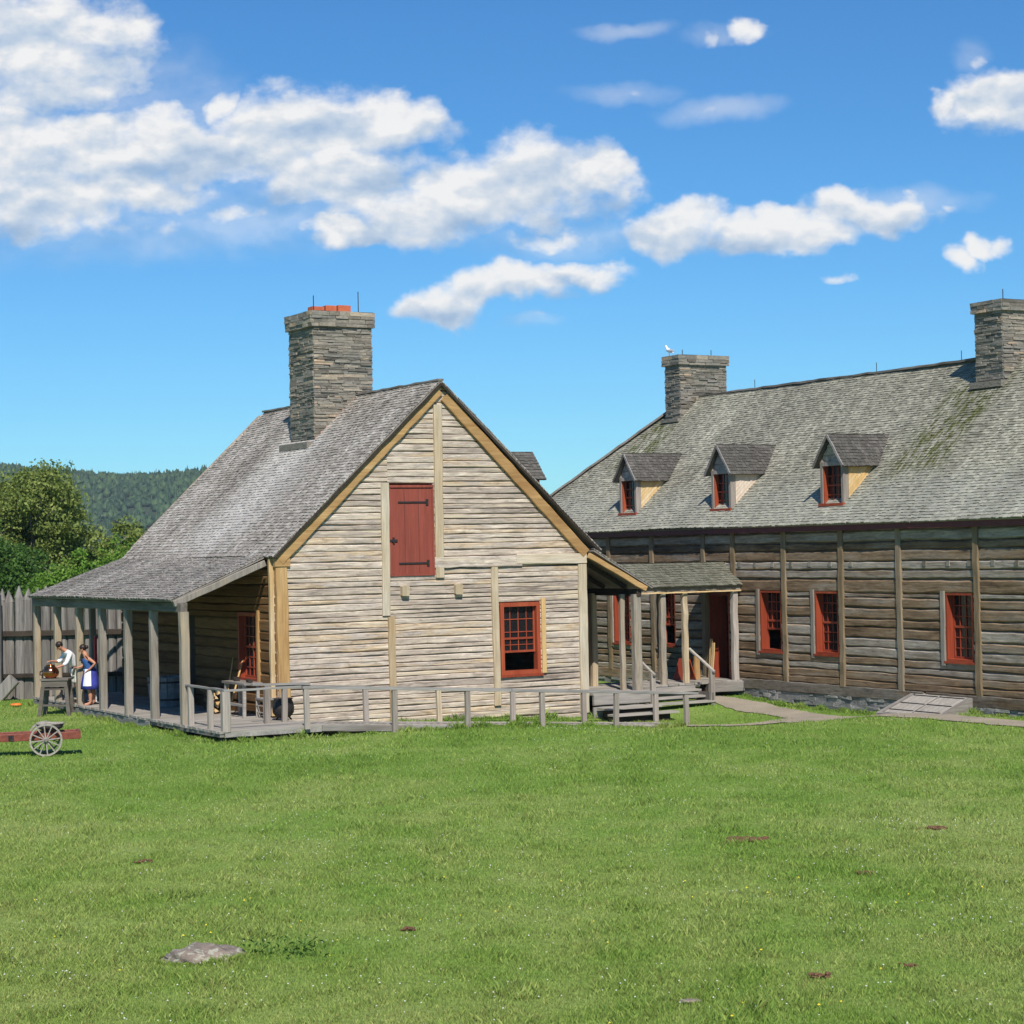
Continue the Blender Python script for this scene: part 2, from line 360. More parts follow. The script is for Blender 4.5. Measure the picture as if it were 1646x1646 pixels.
def stonebox(mb, a0, a1, b0, b1, z0, z1, h=(.03, .085), ln=(.14, .62), pro=.04, seed=1, taper=0.0, irregular=.010):
    R = random.Random(seed); zs = [z0]
    while zs[-1] < z1-.04: zs.append(min(z1, zs[-1]+R.uniform(*h)))
    zs[-1] = z1
    m = .015
    mb.box(a0+m, a1-m, b0+m, b1-m, z0, z1-.01, (.9, .5, .5))
    for side in range(4):
        S0, S1 = (a0, a1) if side in (0, 2) else (b0, b1)
        for i in range(len(zs)-1):
            za, zb = zs[i], zs[i+1]; s = S0-R.uniform(0, .1)
            if R.random() < .0: continue
            while s < S1:
                l = R.uniform(*ln)*(1.2 if zb-za > .08 else .9); p = max(s, S0-.006); q = min(s+l, S1+.006); s += l
                if q-p < .03: continue
                d = pro*R.random()**1.5; g = .007; rnd = (R.random(), R.random(), R.random()); vv = []
                jj = lambda k=irregular: R.uniform(-k, k)
                for (ss, zz, dd) in ((p+g, za+g*.6, d), (q-g, za+g*.6, d), (q-g, zb-g*.6, d), (p+g, zb-g*.6, d), (p+g, za+g*.6, -.05), (q-g, za+g*.6, -.05), (q-g, zb-g*.6, -.05), (p+g, zb-g*.6, -.05)):
                    ss += jj(); zz += jj(irregular*.8); dd += jj(irregular*.7)
                    if side == 0: vv.append((ss, b0-dd, zz))
                    elif side == 2: vv.append((ss, b1+dd, zz))
                    elif side == 3: vv.append((a0-dd, ss, zz))
                    else: vv.append((a1+dd, ss, zz))
                for f in ((0, 1, 2, 3), (0, 1, 5, 4), (1, 2, 6, 5), (2, 3, 7, 6), (3, 0, 4, 7)): mb.quad([vv[k] for k in f], rnd)

def chimney(parent, a0, a1, b0, b1, z0, zb, zt, seed, rods=(), flues=()):
    m = MB(); stonebox(m, a0, a1, b0, b1, z0, zb, seed=seed); ch = m.build('chimney', M['stone'], parent)
    m = MB(); stonebox(m, a0-.07, a1+.07, b0-.07, b1+.07, zb-.02, zt, h=(.07, .12), ln=(.2, .6), seed=seed+9)
    m.quad(((a0-.06, b0-.06, zt+.004), (a1+.06, b0-.06, zt+.004), (a1+.06, b1+.06, zt+.004), (a0-.06, b1+.06, zt+.004)), (.5, .5, .5))
    m.build('cap', M['stone'], ch)
    for (x, y, h, w) in flues:
        f = MB(); f.box(x-w/2, x+w/2, y-.14, y+.14, zt, zt+h, (.5, .5, .5)); f.box(x-w/2+.03, x+w/2-.03, y-.11, y+.11, zt+h-.005, zt+h+.01, (.1, .1, .1)); f.build('flue', M['flue'], ch)
    for (x, y, h) in rods:
        f = MB(); f.tube([(x, y, zt), (x, y, zt+h)], .012, 6); f.build('lightning_rod', M['iron'], ch)
    return ch

# ================================================================== KITCHEN
K = thing('log_kitchen_building', 'pale log gabled kitchen with red loft hatch, stone chimney and post porches', 'building')
RZ, EZ, AX = 8.08, 3.97, 4.02
def gl(z):
    if z <= 3.9: return (-.28, 8.03)
    k = (z-3.9)/(RZ-3.9); return (-.33+k*4.35, 8.05-k*4.03)
hatch = (2.60, 3.80, 3.42, 5.62); win = (5.55, 6.70, .92, 2.72)
gm = mapper('x', 0.0)
m = MB()
logwall(m, gm, 2.60, 8.03, -.35, 3.58, .135, [win], gl, seed=11)
logwall(m, gm, -.28, 2.60, -.35, 3.93, .14, [], gl, seed=12)
logwall(m, gm, 3.95, 8.03, 3.60, 8.0, .135, [], gl, seed=13)
logwall(m, gm, -.3, 2.60, 3.93, 8.0, .14, [], gl, seed=14)
logwall(m, gm, 2.60, 3.95, 3.58, 8.0, .135, [hatch], gl, seed=15)
m.build('gable_log_wall', M['pale'], K)
def timber(name, p0, p1, w, h, mat, parent=K, j=.008, **k):
    t = MB(); t.beam(p0, p1, w, h, j=j, **k); return t.build(name, mat, parent)
Y0 = -.015
timber('corner_post', (-.13, Y0, .45), (-.16, Y0, 3.72), .28, .12, M['gold_z'], up=(0, 1, 0))
timber('corner_post', (7.93, Y0, -.1), (7.93, Y0, 3.60), .24, .12, M['pale_z'], up=(0, 1, 0))
timber('wall_post', (2.50, Y0, 2.50), (2.52, Y0, 5.63), .20, .12, M['pale_z'], up=(0, 1, 0))
timber('wall_post', (2.64, Y0-.01, -.15), (2.62, Y0-.01, 2.47), .17, .12, M['pale_z'], up=(0, 1, 0))
timber('wall_post', (3.93, Y0, 3.36), (3.96, Y0, 7.50), .22, .12, M['pale_z'], up=(0, 1, 0))
timber('wall_post', (5.45, Y0, .22), (5.43, Y0, 3.60), .18, .12, M['pale_z'], up=(0, 1, 0))
timber('window_trim', (6.79, Y0, .95), (6.79, Y0, 2.78), .12, .10, M['cheek'], up=(0, 1, 0))
timber('tie_beam', (3.80, Y0-.004, 3.72), (6.2, Y0-.004, 3.72), .12, .26, M['pale'])
timber('tie_beam', (6.05, Y0-.008, 3.76), (8.05, Y0-.008, 3.74), .12, .25, M['lightgold'])
timber('beam_head', (-.33, Y0-.006, 3.80), (.05, Y0-.006, 3.80), .14, .2, M['gold_x'])
timber('rake_board', (-.22, -.05, 3.86), (AX-.04, -.05, 7.86), .10, .27, M['gold_x'])
timber('rake_board', (8.03, -.05, 3.86), (AX+.12, -.05, 7.70), .10, .25, M['gold_x'])
for a in (2.97, 4.41):
    timber('beam_end', (a, .05, 3.07), (a, -.13, 3.06), .19, .24, M['pale_z'], j=.01)
# loft hatch
m = MB(); m.box(2.66, 3.76, -.03, .04, 3.47, 5.52, (.5, .5, .5))
hd = m.build('loft_door', M['red'], K)
for x in (2.66+.37*k for k in (1, 2)):
    g = MB(); g.box(x-.006, x+.006, -.034, -.028, 3.5, 5.5); g.build('board_seam', M['maroon'], hd)
for z in (5.17, 3.72):
    g = MB(); g.box(2.86, 3.62, -.05, -.03, z-.02, z+.02); g.box(3.6, 3.66, -.055, -.03, z-.07, z+.07); g.build('strap_hinge', M['iron'], hd)
g = MB(); g.box(2.62, 2.82, -.06, -.03, 4.24, 4.29); g.box(2.70, 2.74, -.07, -.03, 4.2, 4.34); g.build('latch', M['iron'], hd)
m = MB(); m.box(2.62, 3.80, -.06, .02, 5.52, 5.58, (.5,)*3); m.box(2.61, 2.66, -.045, .03, 3.47, 5.52, (.5,)*3); m.box(3.76, 3.81, -.045, .03, 3.47, 5.52, (.5,)*3); m.box(2.62, 3.80, -.06, .03, 3.42, 3.468, (.5,)*3)
m.build('door_frame', M['red'], K)
window(K, gm, 5.58, 6.70, .94, 2.70, 4, 5, open_frac=.28, fw=.10, recess=.09)
# side walls (left under porch)
sm = mapper('y', -.28)
holes = [(1.08, 2.34, .96, 2.66), (5.2, 6.3, .2, 2.5)]
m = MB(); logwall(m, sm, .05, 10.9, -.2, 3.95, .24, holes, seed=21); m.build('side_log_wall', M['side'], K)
window(K, sm, 1.10, 2.32, 1.0, 2.64, 4, 6, open_frac=0, fw=.09, recess=.12)
timber('window_trim', (-.29, 1.02, .95), (-.29, 1.02, 2.7), .1, .12, M['gold_z'])
m = MB(); m.box(-.24, -.16, 5.2, 6.3, .28, 2.5); m.build('side_door', M['darkwood'], K)
timber('corner_post', (-.30, .12, .3), (-.30, .12, 3.9), .10, .2, M['gold_z'])
m = MB(); m.box(7.85, 8.04, .15, 10.9, -.3, 3.95); m.build('far_side_wall', M['brown'], K)
m = MB(); logwall(m, mapper('x', 10.9), .02, 8.03, -.2, 8.0, .2, [], gl, seed=22); m.build('rear_gable_wall', M['pale'], K)
# main roof
SL = math.hypot(4.42, 4.12)
m = MB(); shingles(m, (-.40, 0, 3.96), (0, 1, 0), (4.42, 0, 4.12), SL, lambda t: -.13, lambda t: 10.45+.35*t/SL, seed=5)
m.build('roof_slope', M['roofA'], K)
m = MB(); shingles(m, (8.44, 0, 3.96), (0, 1, 0), (-4.42, 0, 4.12), SL, lambda t: -.13, lambda t: 10.8, seed=6)
m.build('roof_slope', M['roofA'], K)
m = MB(); m.beam((4.02, -.14, 8.10), (4.02, 10.8, 8.10), .16, .05, j=.01, rnd=(.2, .5, .5)); m.build('ridge_board', M['grey_y'], K)
m = MB(); m.beam((-.36, -.145, 3.92), (4.02, -.145, 8.0), .02, .06, rnd=(.1, .5, .5)); m.beam((8.40, -.145, 3.92), (4.02, -.145, 8.0), .02, .06, rnd=(.1, .5, .5)); m.build('barge_board', M['darkwood'], K)
# left porch
PS = math.hypot(2.37, .94)
m = MB(); shingles(m, (-2.77, 0, 3.02), (0, 1, 0), (2.37, 0, .94), PS, lambda t: .12+.25*t/PS, lambda t: 11.35-.9*t/PS, seed=7); m.build('porch_roof', M['roofA'], K)
timber('porch_beam', (-2.55, -.12, 2.86), (-2.55, 11.45, 2.84), .16, .22, M['grey_y'])
timber('porch_rake', (-2.70, .12, 2.93), (-.42, .30, 3.80), .08, .14, M['post'], up=(0, 0, 1))
for i in range(11):
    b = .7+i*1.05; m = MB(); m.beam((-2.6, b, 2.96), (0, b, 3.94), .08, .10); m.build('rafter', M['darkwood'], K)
for b in (-.10, 1.90, 3.70, 5.65, 7.55, 9.4, 11.3):
    m = MB(); w = .18 if b > 0 else .2
    m.beam((-2.55+random.uniform(-.015, .015), b, .25), (-2.55, b, 2.76), w, w, up=(0, 1, 0), j=.008, bev=.25); m.build('porch_post', M['post'], K)
timber('porch_post', (-1.0, 11.3, .25), (-1.0, 11.3, 3.3), .16, .16, M['post'], up=(0, 1, 0))
# deck boards (run across, along a)
def deck(name, parent, a0, a1, b0, b1, zt, axis='x', bw=.16, mat=None, th=.05, zfun=None):
    m = MB(); c = b0 if axis == 'x' else a0; e = b1 if axis == 'x' else a1
    while c < e-.02:
        n = min(e, c+bw*random.uniform(.85, 1.15)); z = zt+random.uniform(-.006, .006); j = random.uniform(-.02, .03)
        if axis == 'x': m.box(a0-j, a1, c, n-.012, z-th, z)
        else: m.box(c, n-.012, b0-j, b1, z-th, z)
        c = n
    return m.build(name, mat or M['deck'], parent)
dk = deck('porch_deck', K, -2.66, -.06, -.06, 11.5, .26)
dk2 = deck('porch_deck', K, -2.66, -.3, -2.46, -.06, .26)
m = MB()
m.beam((-2.60, 2.0, .10), (-2.60, 11.45, .08), .10, .20); m.beam((-2.60, -2.44, .175), (-2.60, 1.9, .165), .10, .09); m.beam((-2.54, -2.40, .175), (-.3, -2.40, .165), .12, .10, up=(0, 0, 1))
m.build('deck_skirt', M['grey_y'], K)
for b in (-2.2, -.2, 2.4, 5.0, 7.6, 10.2):
    m = MB(); m.box(-2.55, -2.3, b-.12, b+.12, -.15, .1); m.box(-2.2, -.1, b-.08, b+.08, .06, .2, (0, .5, .5)); m.build('deck_support', M['darkwood'], K)
# right porch
PS2 = math.hypot(1.55, .95)
m = MB(); shingles(m, (9.92, 0, 2.97), (0, 1, 0), (-1.72, 0, .98), math.hypot(1.72, .98), lambda t: -.22, lambda t: 11.2, seed=8); m.build('porch_roof', M['roofA'], K)
timber('porch_beam', (9.58, -.1, 2.84), (9.58, 11.0, 2.84), .14, .18, M['darkwood'])
timber('porch_rake', (9.74, -.16, 2.93), (8.06, -.16, 3.82), .08, .13, M['gold_x'])
for i in range(10):
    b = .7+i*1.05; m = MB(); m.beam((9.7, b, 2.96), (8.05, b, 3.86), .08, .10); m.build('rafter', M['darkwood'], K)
for (a, b, w) in ((9.55, .02, .22), (9.30, .30, .13), (9.5, 2.0, .17), (9.5, 2.32, .13), (9.5, 5.2, .18), (9.5, 8.0, .18)):
    m = MB(); m.beam((a, b, .36), (a, b, 2.80), w, w, up=(0, 1, 0), j=.01, bev=.3); m.build('porch_post', M['post'] if b != 2.0 else M['pale_z'], K)
deck('porch_deck', K, 8.1, 9.75, -.2, 11.0, .37, axis='x')
m = MB(); m.beam((8.1, -.17, .20), (9.78, -.17, .20), .08, .26); m.beam((9.72, -.17, .2), (9.72, 1.6, .2), .08, .26); m.beam((8.1, -.16, -.10), (9.6, -.16, -.10), .06, .26); m.build('deck_skirt', M['grey_x'], K)
# kitchen chimney
ch = chimney(K, 2.78, 4.43, 4.5, 6.05, 5.6, 9.86, 10.24, 31, rods=((2.85, 4.6, .40), (4.12, 4.6, .55)), flues=((3.05, 4.9, .14, .34), (3.42, 4.9, .18, .30), (3.80, 4.9, .20, .36)))
m = MB(); m.box(2.50, 2.74, 4.40, 6.2, 6.70, 6.86, (.3, .5, .5)); m.build('chimney_footing', M['stone'], ch)
m = MB()
for i in range(9):
    a = 2.76+i*.155; z = 3.96+(a+.40)*.932
    m.box(a, a+.15, 4.44, 4.475, z-.02, z+.085, (.5, .5, .5))
m.build('flashing', plain('copper_flashing', (.45, .30, .24), .6), ch)
# rear dormer of the kitchen
D = MB(); D.box(6.2, 7.40, 1.05, 2.15, 4.9, 5.82); dm = D.build('dormer', M['redf'], K)
m = MB(); L = math.hypot(.62, .70)
shingles(m, (7.50, .90, 5.76), (-1, 0, 0), (0, .62, .70), L, lambda t: 0, lambda t: 2.2, seed=41); shingles(m, (7.50, 2.30, 5.76), (-1, 0, 0), (0, -.70, .70), L, lambda t: 0, lambda t: 2.2, seed=42)
m.build('dormer_roof', M['roofD'], dm)

# ================================================================== RAMP with rails
RP = thing('boardwalk_ramp', 'long grey plank ramp with post-and-rail sides along the front of the gable', 'ramp', (-.3, -2.7, 0))
def rz(a): return .26-(max(a+.3, 0))*(.62/9.7)
m = MB(); a = -.28
while a < 9.3:
    n = a+.17; m.box(a, n-.012, -2.42, -1.18, rz(a)-.04, rz(a)); a = n
m.build('ramp_deck', M['deck'], RP)
m = MB(); m.beam((-.3, -2.46, rz(-.3)-.07), (9.35, -2.46, rz(9.35)-.07), .06, .13, rnd=(.6, .5, .5)); m.beam((-.3, -1.14, rz(-.3)-.07), (9.35, -1.14, rz(9.35)-.07), .06, .13, rnd=(.6, .5, .5)); m.build('ramp_skirt', M['grey_x'], RP)
for a in (-.69, 1.43, 3.28, 5.23, 7.27, 9.26):
    zb = G_ab(a, -2.7)-.1 if a > 0 else .2
    m = MB(); z1 = 1.09-(a+.69)*.0665; m.beam((a+random.uniform(-.02, .02), -2.53, float(zb)), (a, -2.53, z1-.02), .115, .09, up=(0, 1, 0), bev=.1); m.build('rail_post', M['grey_z'], RP)
for a in (-.6, 1.42, 3.30, 5.26, 7.25, 9.33):
    m = MB(); z1 = 1.05-(a+.6)*.0645; zb = float(G_ab(a, -1.2))-.1 if a > 0 else .2
    m.beam((a, -1.10, zb), (a+random.uniform(-.02, .02), -1.10, z1-.02), .115, .09, up=(0, 1, 0), bev=.1); m.build('rail_post', M['grey_z'] if a != 3.30 else M['pale_z'], RP)
for y, z0 in ((-2.53, 1.11), (-1.10, 1.07)):
    m = MB(); m.beam((-.78, y, z0), (4.4, y, z0-.0665*5.18), .10, .055, j=.006); m.build('hand_rail', M['hrail'], RP)
    m = MB(); m.beam((4.42, y, z0-.0665*5.2), (9.6, y, z0-.0665*10.38), .10, .055, j=.006); m.build('hand_rail', M['hrail'], RP)
DR = thing('deck_railing', 'low grey railing with short posts around the front corner of the left porch deck', 'railing', (-2.5, -2.6, .26))
for (a, b, w) in ((-2.5, -2.40, .18), (-2.55, -.46, .12), (-2.55, -1.65, .12), (-1.05, -1.2, .13)):
    m = MB(); m.beam((a, b, .24), (a, b, 1.10), w, w*.85, up=(0, 1, 0)); m.build('rail_post', M['grey_z'], DR)
m = MB(); m.beam((-2.55, -.2, 1.13), (-2.5, -2.46, 1.13), .09, .045); m.build('hand_rail', M['hrail'], DR)
m = MB(); m.beam((-2.56, -2.43, 1.125), (-.8, -2.50, 1.12), .09, .045); m.build('hand_rail', M['hrail'], DR)
m = MB(); m.beam((-1.4, -1.2, 1.13), (.0, -1.16, 1.09), .09, .05); m.build('hand_rail', M['hrail'], DR)

# ================================================================== GREAT HALL
CA = np.array([ (np.array([0, 0, 4.0])-O)@Vv, (np.array([0, 0, 4.0])-O)@Uu ]); AW = 13.64; SC = (AW-CA[0])/(14-CA[0])
def hb(b): return CA[1]+SC*(b-CA[1])
def hz2(z): return 4+SC*(z-4)
Hh = thing('log_great_hall', 'long dark log hall with hipped shingle roof, small dormers and two stone chimneys', 'building', (14, 0, 0))
hm = mapper('y', AW)
wins = [(hb(p), hb(q)) for p, q in ((-.20, .74), (-2.55, -1.60), (-7.46, -6.52), (7.12, 8.0), (4.74, 5.62), (-11.9, -10.96))]
holes = [(w0-.01, w1+.01, 1.17, 2.78) for w0, w1 in wins]+[(hb(2.14), hb(3.12), .2, 2.74)]
m = MB(); logwall(m, hm, -15.5, 13.4, .42, 4.45, .215, holes, seed=51, bulge=.032, gap=.014, jit=.016, hv=.32); m.build('log_wall', M['brown'], Hh)
m = MB()
for p_, q_ in ((-15.5, -6.2), (-6.1, 1.55), (2.65, 13.0)): m.beam((AW+.03, p_, .29), (AW+.03, q_, .30), .2, .27, j=.01); m.build('sill_log', M['brown'], Hh)
m = MB(); R_ = random.Random(5); stonebox(m, AW-.04, AW+.4, -15.5, 13.0, -.4, .17, h=(.06, .12), ln=(.15, .55), seed=52, pro=.05, irregular=.015); m.build('stone_footing', M['fstone'], Hh)
for b in (9.6, 8.18, 5.85, 3.30, 1.90, -.36, -2.70, -4.92, -7.62, -10.3, -12.6):
    m = MB(); b = hb(b); m.beam((AW-.015, b, .40), (AW-.015, b+random.uniform(-.02, .02), 4.40), .12, .19, up=(0, 1, 0), j=.012, bev=.2); m.build('wall_post', M['bpost'], Hh)
for k, (w0, w1) in enumerate(wins):
    window(Hh, hm, w0, w1, 1.19, 2.77, 4, 6, open_frac=.34 if k in (0, 4) else 0, fw=.05, recess=.17)
    m = MB(); m.beam((AW-.025, w1+.075, 1.08), (AW-.025, w1+.075, 2.82), .09, .13, up=(0, 1, 0)); m.build('window_trim', M['post'], Hh)
for b in (2.3, 1.61, .91, .14, -.66, -1.44, -2.28, -3.11, -5.84, -6.66, -7.38, -8.16, -8.93, -9.7, 4.1, 4.9, 6.6, 7.4):
    m = MB(); s = random.uniform(.05, .065); b = hb(b); m.box(AW-.055, AW+.02, b-s, b+s, 3.40, 3.40+s*2.1, j=.006); m.build('joist_end', M['post'], Hh)
HS = math.hypot(4.5, 4.16)
m = MB(); shingles(m, (13.4, 0, 4.48), (0, 1, 0), (4.5, 0, 4.16), HS, lambda t: -16.0, lambda t: 13.98-4.55*t/HS, e=.10, seed=61, wav=.03); m.build('roof_slope', M['roofB'], Hh)
m = MB(); shingles(m, (22.4, 0, 4.48), (0, 1, 0), (-4.5, 0, 4.16), HS, lambda t: -16.0, lambda t: 13.98-4.55*t/HS, e=.25, w=(.2, .4), seed=62); m.build('roof_slope', M['roofB'], Hh)
m = MB(); shingles(m, (13.4, 13.98, 4.48), (1, 0, 0), (0, -4.55, 4.16), math.hypot(4.55, 4.16), lambda t: 4.5*t/6.165, lambda t: 9-4.5*t/6.165, e=.2, w=(.15, .3), seed=63); m.build('roof_hip', M['roofB'], Hh)
m = MB(); m.beam((17.9, -16, 8.67), (17.9, 9.45, 8.67), .2, .06, j=.015, rnd=(.2, .5, .5)); m.build('ridge_board', M['grey_y'], Hh)
m = MB(); m.box(13.44, 13.50, -16, 13.95, 4.30, 4.44, (.5,)*3); m.build('fascia', M['maroon'], Hh)
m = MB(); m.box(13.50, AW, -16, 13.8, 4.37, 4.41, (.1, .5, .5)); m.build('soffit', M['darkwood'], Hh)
m = MB(); m.box(21.9, 22.1, -15.5, 13.4, -.3, 4.4); m.build('rear_wall', M['brown'], Hh)
m = MB(); m.box(AW+.1, 21.9, 12.8, 13.0, -.3, 4.4); m.build('end_wall', M['brown'], Hh)
m = MB(); m.box(AW+.1, 21.9, -15.5, -15.3, -.3, 8.0); m.build('end_wall', M['brown'], Hh)
for (p, q) in (((17.9, 9.45, 8.66), (13.42, 13.96, 4.50)), ):
    m = MB(); m.beam(tuple(np.array(p)+(0, 0, .03)), tuple(np.array(q)+(0, 0, .03)), .34, .07, j=.012, rnd=(.3, .5, .5)); m.build('hip_board', M['grey_y'], Hh)
c1 = chimney(Hh, 17.12, 18.88, 8.82, 9.62, 7.4, 9.66, 9.95, 71, rods=((17.5, 9.2, .2), (18.6, 9.2, .22)))
m = MB(); m.box(16.95, 17.16, 8.75, 9.7, 7.86, 7.97, (.3, .5, .5)); m.build('chimney_footing', M['stone'], c1)
c2 = chimney(Hh, 17.05, 19.4, -5.42, -4.45, 7.2, 9.72, 9.98, 72, rods=((17.4, -5.1, .3),))
m = MB(); m.box(16.88, 17.1, -5.5, -4.37, 7.8, 7.96, (.3, .5, .5)); m.build('chimney_footing', M['stone'], c2)
for b in (6.0, 0.4, -3.0, -8, -12):
    m = MB(); m.tube([(17.9, b, 8.68), (17.9, b, 8.95)], .01, 5); m.build('lightning_rod', M['iron'], Hh)
# hall dormers
def dormer(b0, b1, seed, cheekmat):
    z0, ze, zp = 4.98, 6.03, 6.72; bc = (b0+b1)/2
    f = MB()
    for (p, q) in ((b0, b0+.09), (b1-.09, b1)): f.box(13.90, 14.10, p, q, z0-.03, ze+.02)
    f.box(13.90, 14.09, b0+.09, b1-.09, ze-.08, ze+.02)
    root = f.build('dormer', M['grey_z'], Hh)
    # cheeks
    for bb in (b0, b1):
        c = MB(); zr = lambda a: 4.48+(a-13.4)*.9244; n = 8; aE = 13.4+(ze-4.48)/.9244
        for k in range(n):
            # slanting boards parallel to the roof
            f0, f1 = k/n, (k+1)/n
            a0 = 14.06; zA0 = zr(a0)+(ze-zr(a0))*f0; zA1 = zr(a0)+(ze-zr(a0))*f1-.006
            e0 = 13.4+(ze-(zA0-zr(a0))-4.48)/.9244; e1 = 13.4+(ze-(zA1-zr(a0))-4.48)/.9244
            y0 = bb-.012 if bb == b0 else bb+.012; y1 = bb+.02 if bb == b0 else bb-.02
            rn = rr()
            c.quad(((a0, y0, zA0), (a0, y0, zA1), (max(e1, a0), y0, ze), (max(e0, a0), y0, ze)), rn)
            c.quad(((a0, y1, zA0), (a0, y1, zA1), (max(e1, a0), y1, ze), (max(e0, a0), y1, ze)), rn)
        c.build('cheek', cheekmat, root)
    g = MB(); n = 3
    for k in range(n):
        za = ze+(zp-.1-ze)*k/n; zb = ze+(zp-.1-ze)*(k+1)/n; wa = (b1-b0)/2*(1-k/n)+.03; wb = (b1-b0)/2*(1-(k+1)/n)+.03
        g.quad(((13.92, bc-wa, za+.004), (13.92, bc+wa, za+.004), (13.945, bc+wb, zb), (13.945, bc-wb, zb)), rr())
    g.build('dormer_gable', M['pale'], root)
    # shed-free gabled roof
    m = MB(); hw = (b1-b0)/2+.14; L = math.hypot(hw, zp-ze+.12)
    aR = 13.4+(zp-4.48)/.9244+.05; aE = 13.4+(ze-.08-4.48)/.9244-.02
    for sgn in (-1, 1):
        ed = lambda t: (aE+(aR-aE)*t/L)-13.78
        P0 = (13.78, bc+sgn*hw, ze-.10)
        shingles(m, P0, (1, 0, 0), (0, -sgn*hw, zp-ze+.12), L, lambda t: 0, ed, e=.10, seed=seed+sgn, wav=.004)
    m.build('dormer_roof', M['roofD'], root)
    t = MB(); t.beam((13.77, bc-hw, ze-.10), (13.77, bc, zp), .025, .07); t.beam((13.77, bc+hw, ze-.10), (13.77, bc, zp), .025, .07); t.build('barge_board', M['grey_y'], root)
    f = MB(); bx0, bx1 = b0+.09, b1-.09
    fr = MB()
    fr.box(13.93, 14.10, bx0, bx0+.03, z0+.02, ze-.08); fr.box(13.93, 14.10, bx1-.03, bx1, z0+.02, ze-.08); fr.box(13.84, 14.10, b0-.03, b1+.03, z0-.05, z0+.02)
    mid = (z0+ze-.1)/2; fr.box(14.02, 14.05, bx0+.03, bx1-.05, mid-.02, mid+.02)
    for k in (1, 2): y = bx0+.05+(bx1-bx0-.1)*k/3; fr.box(14.03, 14.05, y-.01, y+.01, z0+.02, ze-.1)
    for q in (.25, .75): z = z0+(ze-.1-z0)*q; fr.box(14.031, 14.049, bx0+.03, bx1-.05, z-.01, z+.01)
    fr.build('sash', M['redf'], root)
    g = MB(); g.quad(((14.07, bx0, z0), (14.07, bx1, z0), (14.07, bx1, ze-.1), (14.07, bx0, ze-.1))); g.build('pane', M['glass'], root)
ck2 = wood('bleached_board', [(0, (.62, .48, .36)), (1, (.72, .62, .52))], 'z', contrast=.15, bstr=.1)
dormer(6.53, 7.42, 81, M['cheek']); dormer(1.84, 2.74, 84, ck2); dormer(-2.96, -2.04, 87, M['cheek']); dormer(-12.2, -11.3, 90, M['cheek'])
# hall door
m = MB(); d0_, d1_ = hb(2.16), hb(3.10); m.box(AW, AW+.2, d0_, d0_+.08, .33, 2.70); m.box(AW, AW+.2, d1_-.08, d1_, .33, 2.70); m.box(AW, AW+.2, d0_+.08, d1_-.08, 2.62, 2.70)
dr = m.build('door_frame', M['redf'], Hh)
m = MB(); m.box(AW+.2, AW+.5, d1_-.10, d1_-.05, .36, 2.60); m.build('open_door', M['redf'], Hh)
timber('door_trim', (AW-.03, d1_+.06, .34), (AW-.03, d1_+.06, 2.75), .1, .1, M['bpost'], parent=Hh, up=(0, 1, 0))
m = MB(); m.box(AW+.2, 18, 1.0, 6, .30, .34); m.build('floor', M['darkwood'], Hh)

# ================================================================== WALKWAY between the buildings
WK = thing('covered_walkway', 'low shingled walkway roof on posts joining the log kitchen porch to the hall door', 'walkway', (12, 1.2, 0))
m = MB(); Lw = math.hypot(.85, .60)
shingles(m, (9.9, 1.02, 2.93), (1, 0, 0), (0, .85, .60), Lw, lambda t: 0, lambda t: 3.74, e=.10, seed=95, wav=.01); shingles(m, (9.9, 2.72, 2.93), (1, 0, 0), (0, -.85, .60), Lw, lambda t: 0, lambda t: 3.74, e=.10, seed=96, wav=.01)
m.build('roof', M['roofW'], WK)
m = MB(); m.beam((9.7, 1.14, 2.86), (AW-.02, 1.14, 2.86), .10, .13); m.beam((9.7, 2.62, 2.86), (AW-.02, 2.62, 2.86), .10, .13); m.build('beam', M['post'], WK)
m = MB(); m.beam((9.7, 1.07, 2.775), (AW-.04, 1.07, 2.775), .03, .035); m.build('trim_strip', M['cheek'], WK)
for (a, b, w, mt) in ((11.15, 1.22, .16, 'post'), (11.85, 1.20, .15, 'pale_z'), (13.46, 1.20, .17, 'grey_z'), (12.0, 2.6, .14, 'post')):
    t = MB(); t.beam((a, b, .34), (a, b, 2.80), w, w, up=(0, 1, 0), j=.012, bev=.3); t.build('post', M[mt], WK)
deck('walkway_deck', WK, 9.78, AW-.05, 1.05, 2.8, .38, axis='y', bw=.17)
m = MB(); m.beam((12.45, 1.04, .23), (AW-.06, 1.04, .22), .06, .26); m.build('skirt', M['grey_x'], WK)
for (a) in (10.0, 12.5, 13.7):
    t = MB(); t.box(a-.1, a+.1, 1.1, 1.35, -.3, .3); t.build('support', M['darkwood'], WK)
ST = thing('walkway_steps', 'plank steps with two slanting handrails below the covered walkway', 'steps', (11, .7, 0))
for (b0, b1, z) in ((.72, 1.04, .24), (.40, .72, .10), (.08, .40, -.02)):
    t = MB(); t.box(10.0, 12.0, b0, b1-.01, z-.05, z, (.7, .5, .5)); t.build('tread', M['deck'], ST)
t = MB(); t.box(10.0, 12.0, 1.0, 1.045, -.05, .32); t.box(10.12, 10.18, .1, 1.0, -.3, .18); t.box(11.9, 11.96, .1, 1.0, -.3, .18); t.build('riser', M['grey_x'], ST)
for a in (10.1, 11.95):
    t = MB(); t.beam((a, 1.16, 1.28), (a, .05, .72), .07, .05, bev=.2); t.build('hand_rail', M['rail'], ST)
    t = MB(); t.beam((a, .16, -.3), (a, .16, .76), .13, .10, up=(0, 1, 0)); t.build('rail_post', M['grey_z'], ST)
S2 = thing('kitchen_porch_steps', 'two low plank steps on the grass in front of the right-hand porch of the kitchen', 'steps', (9, -.6, -.2))
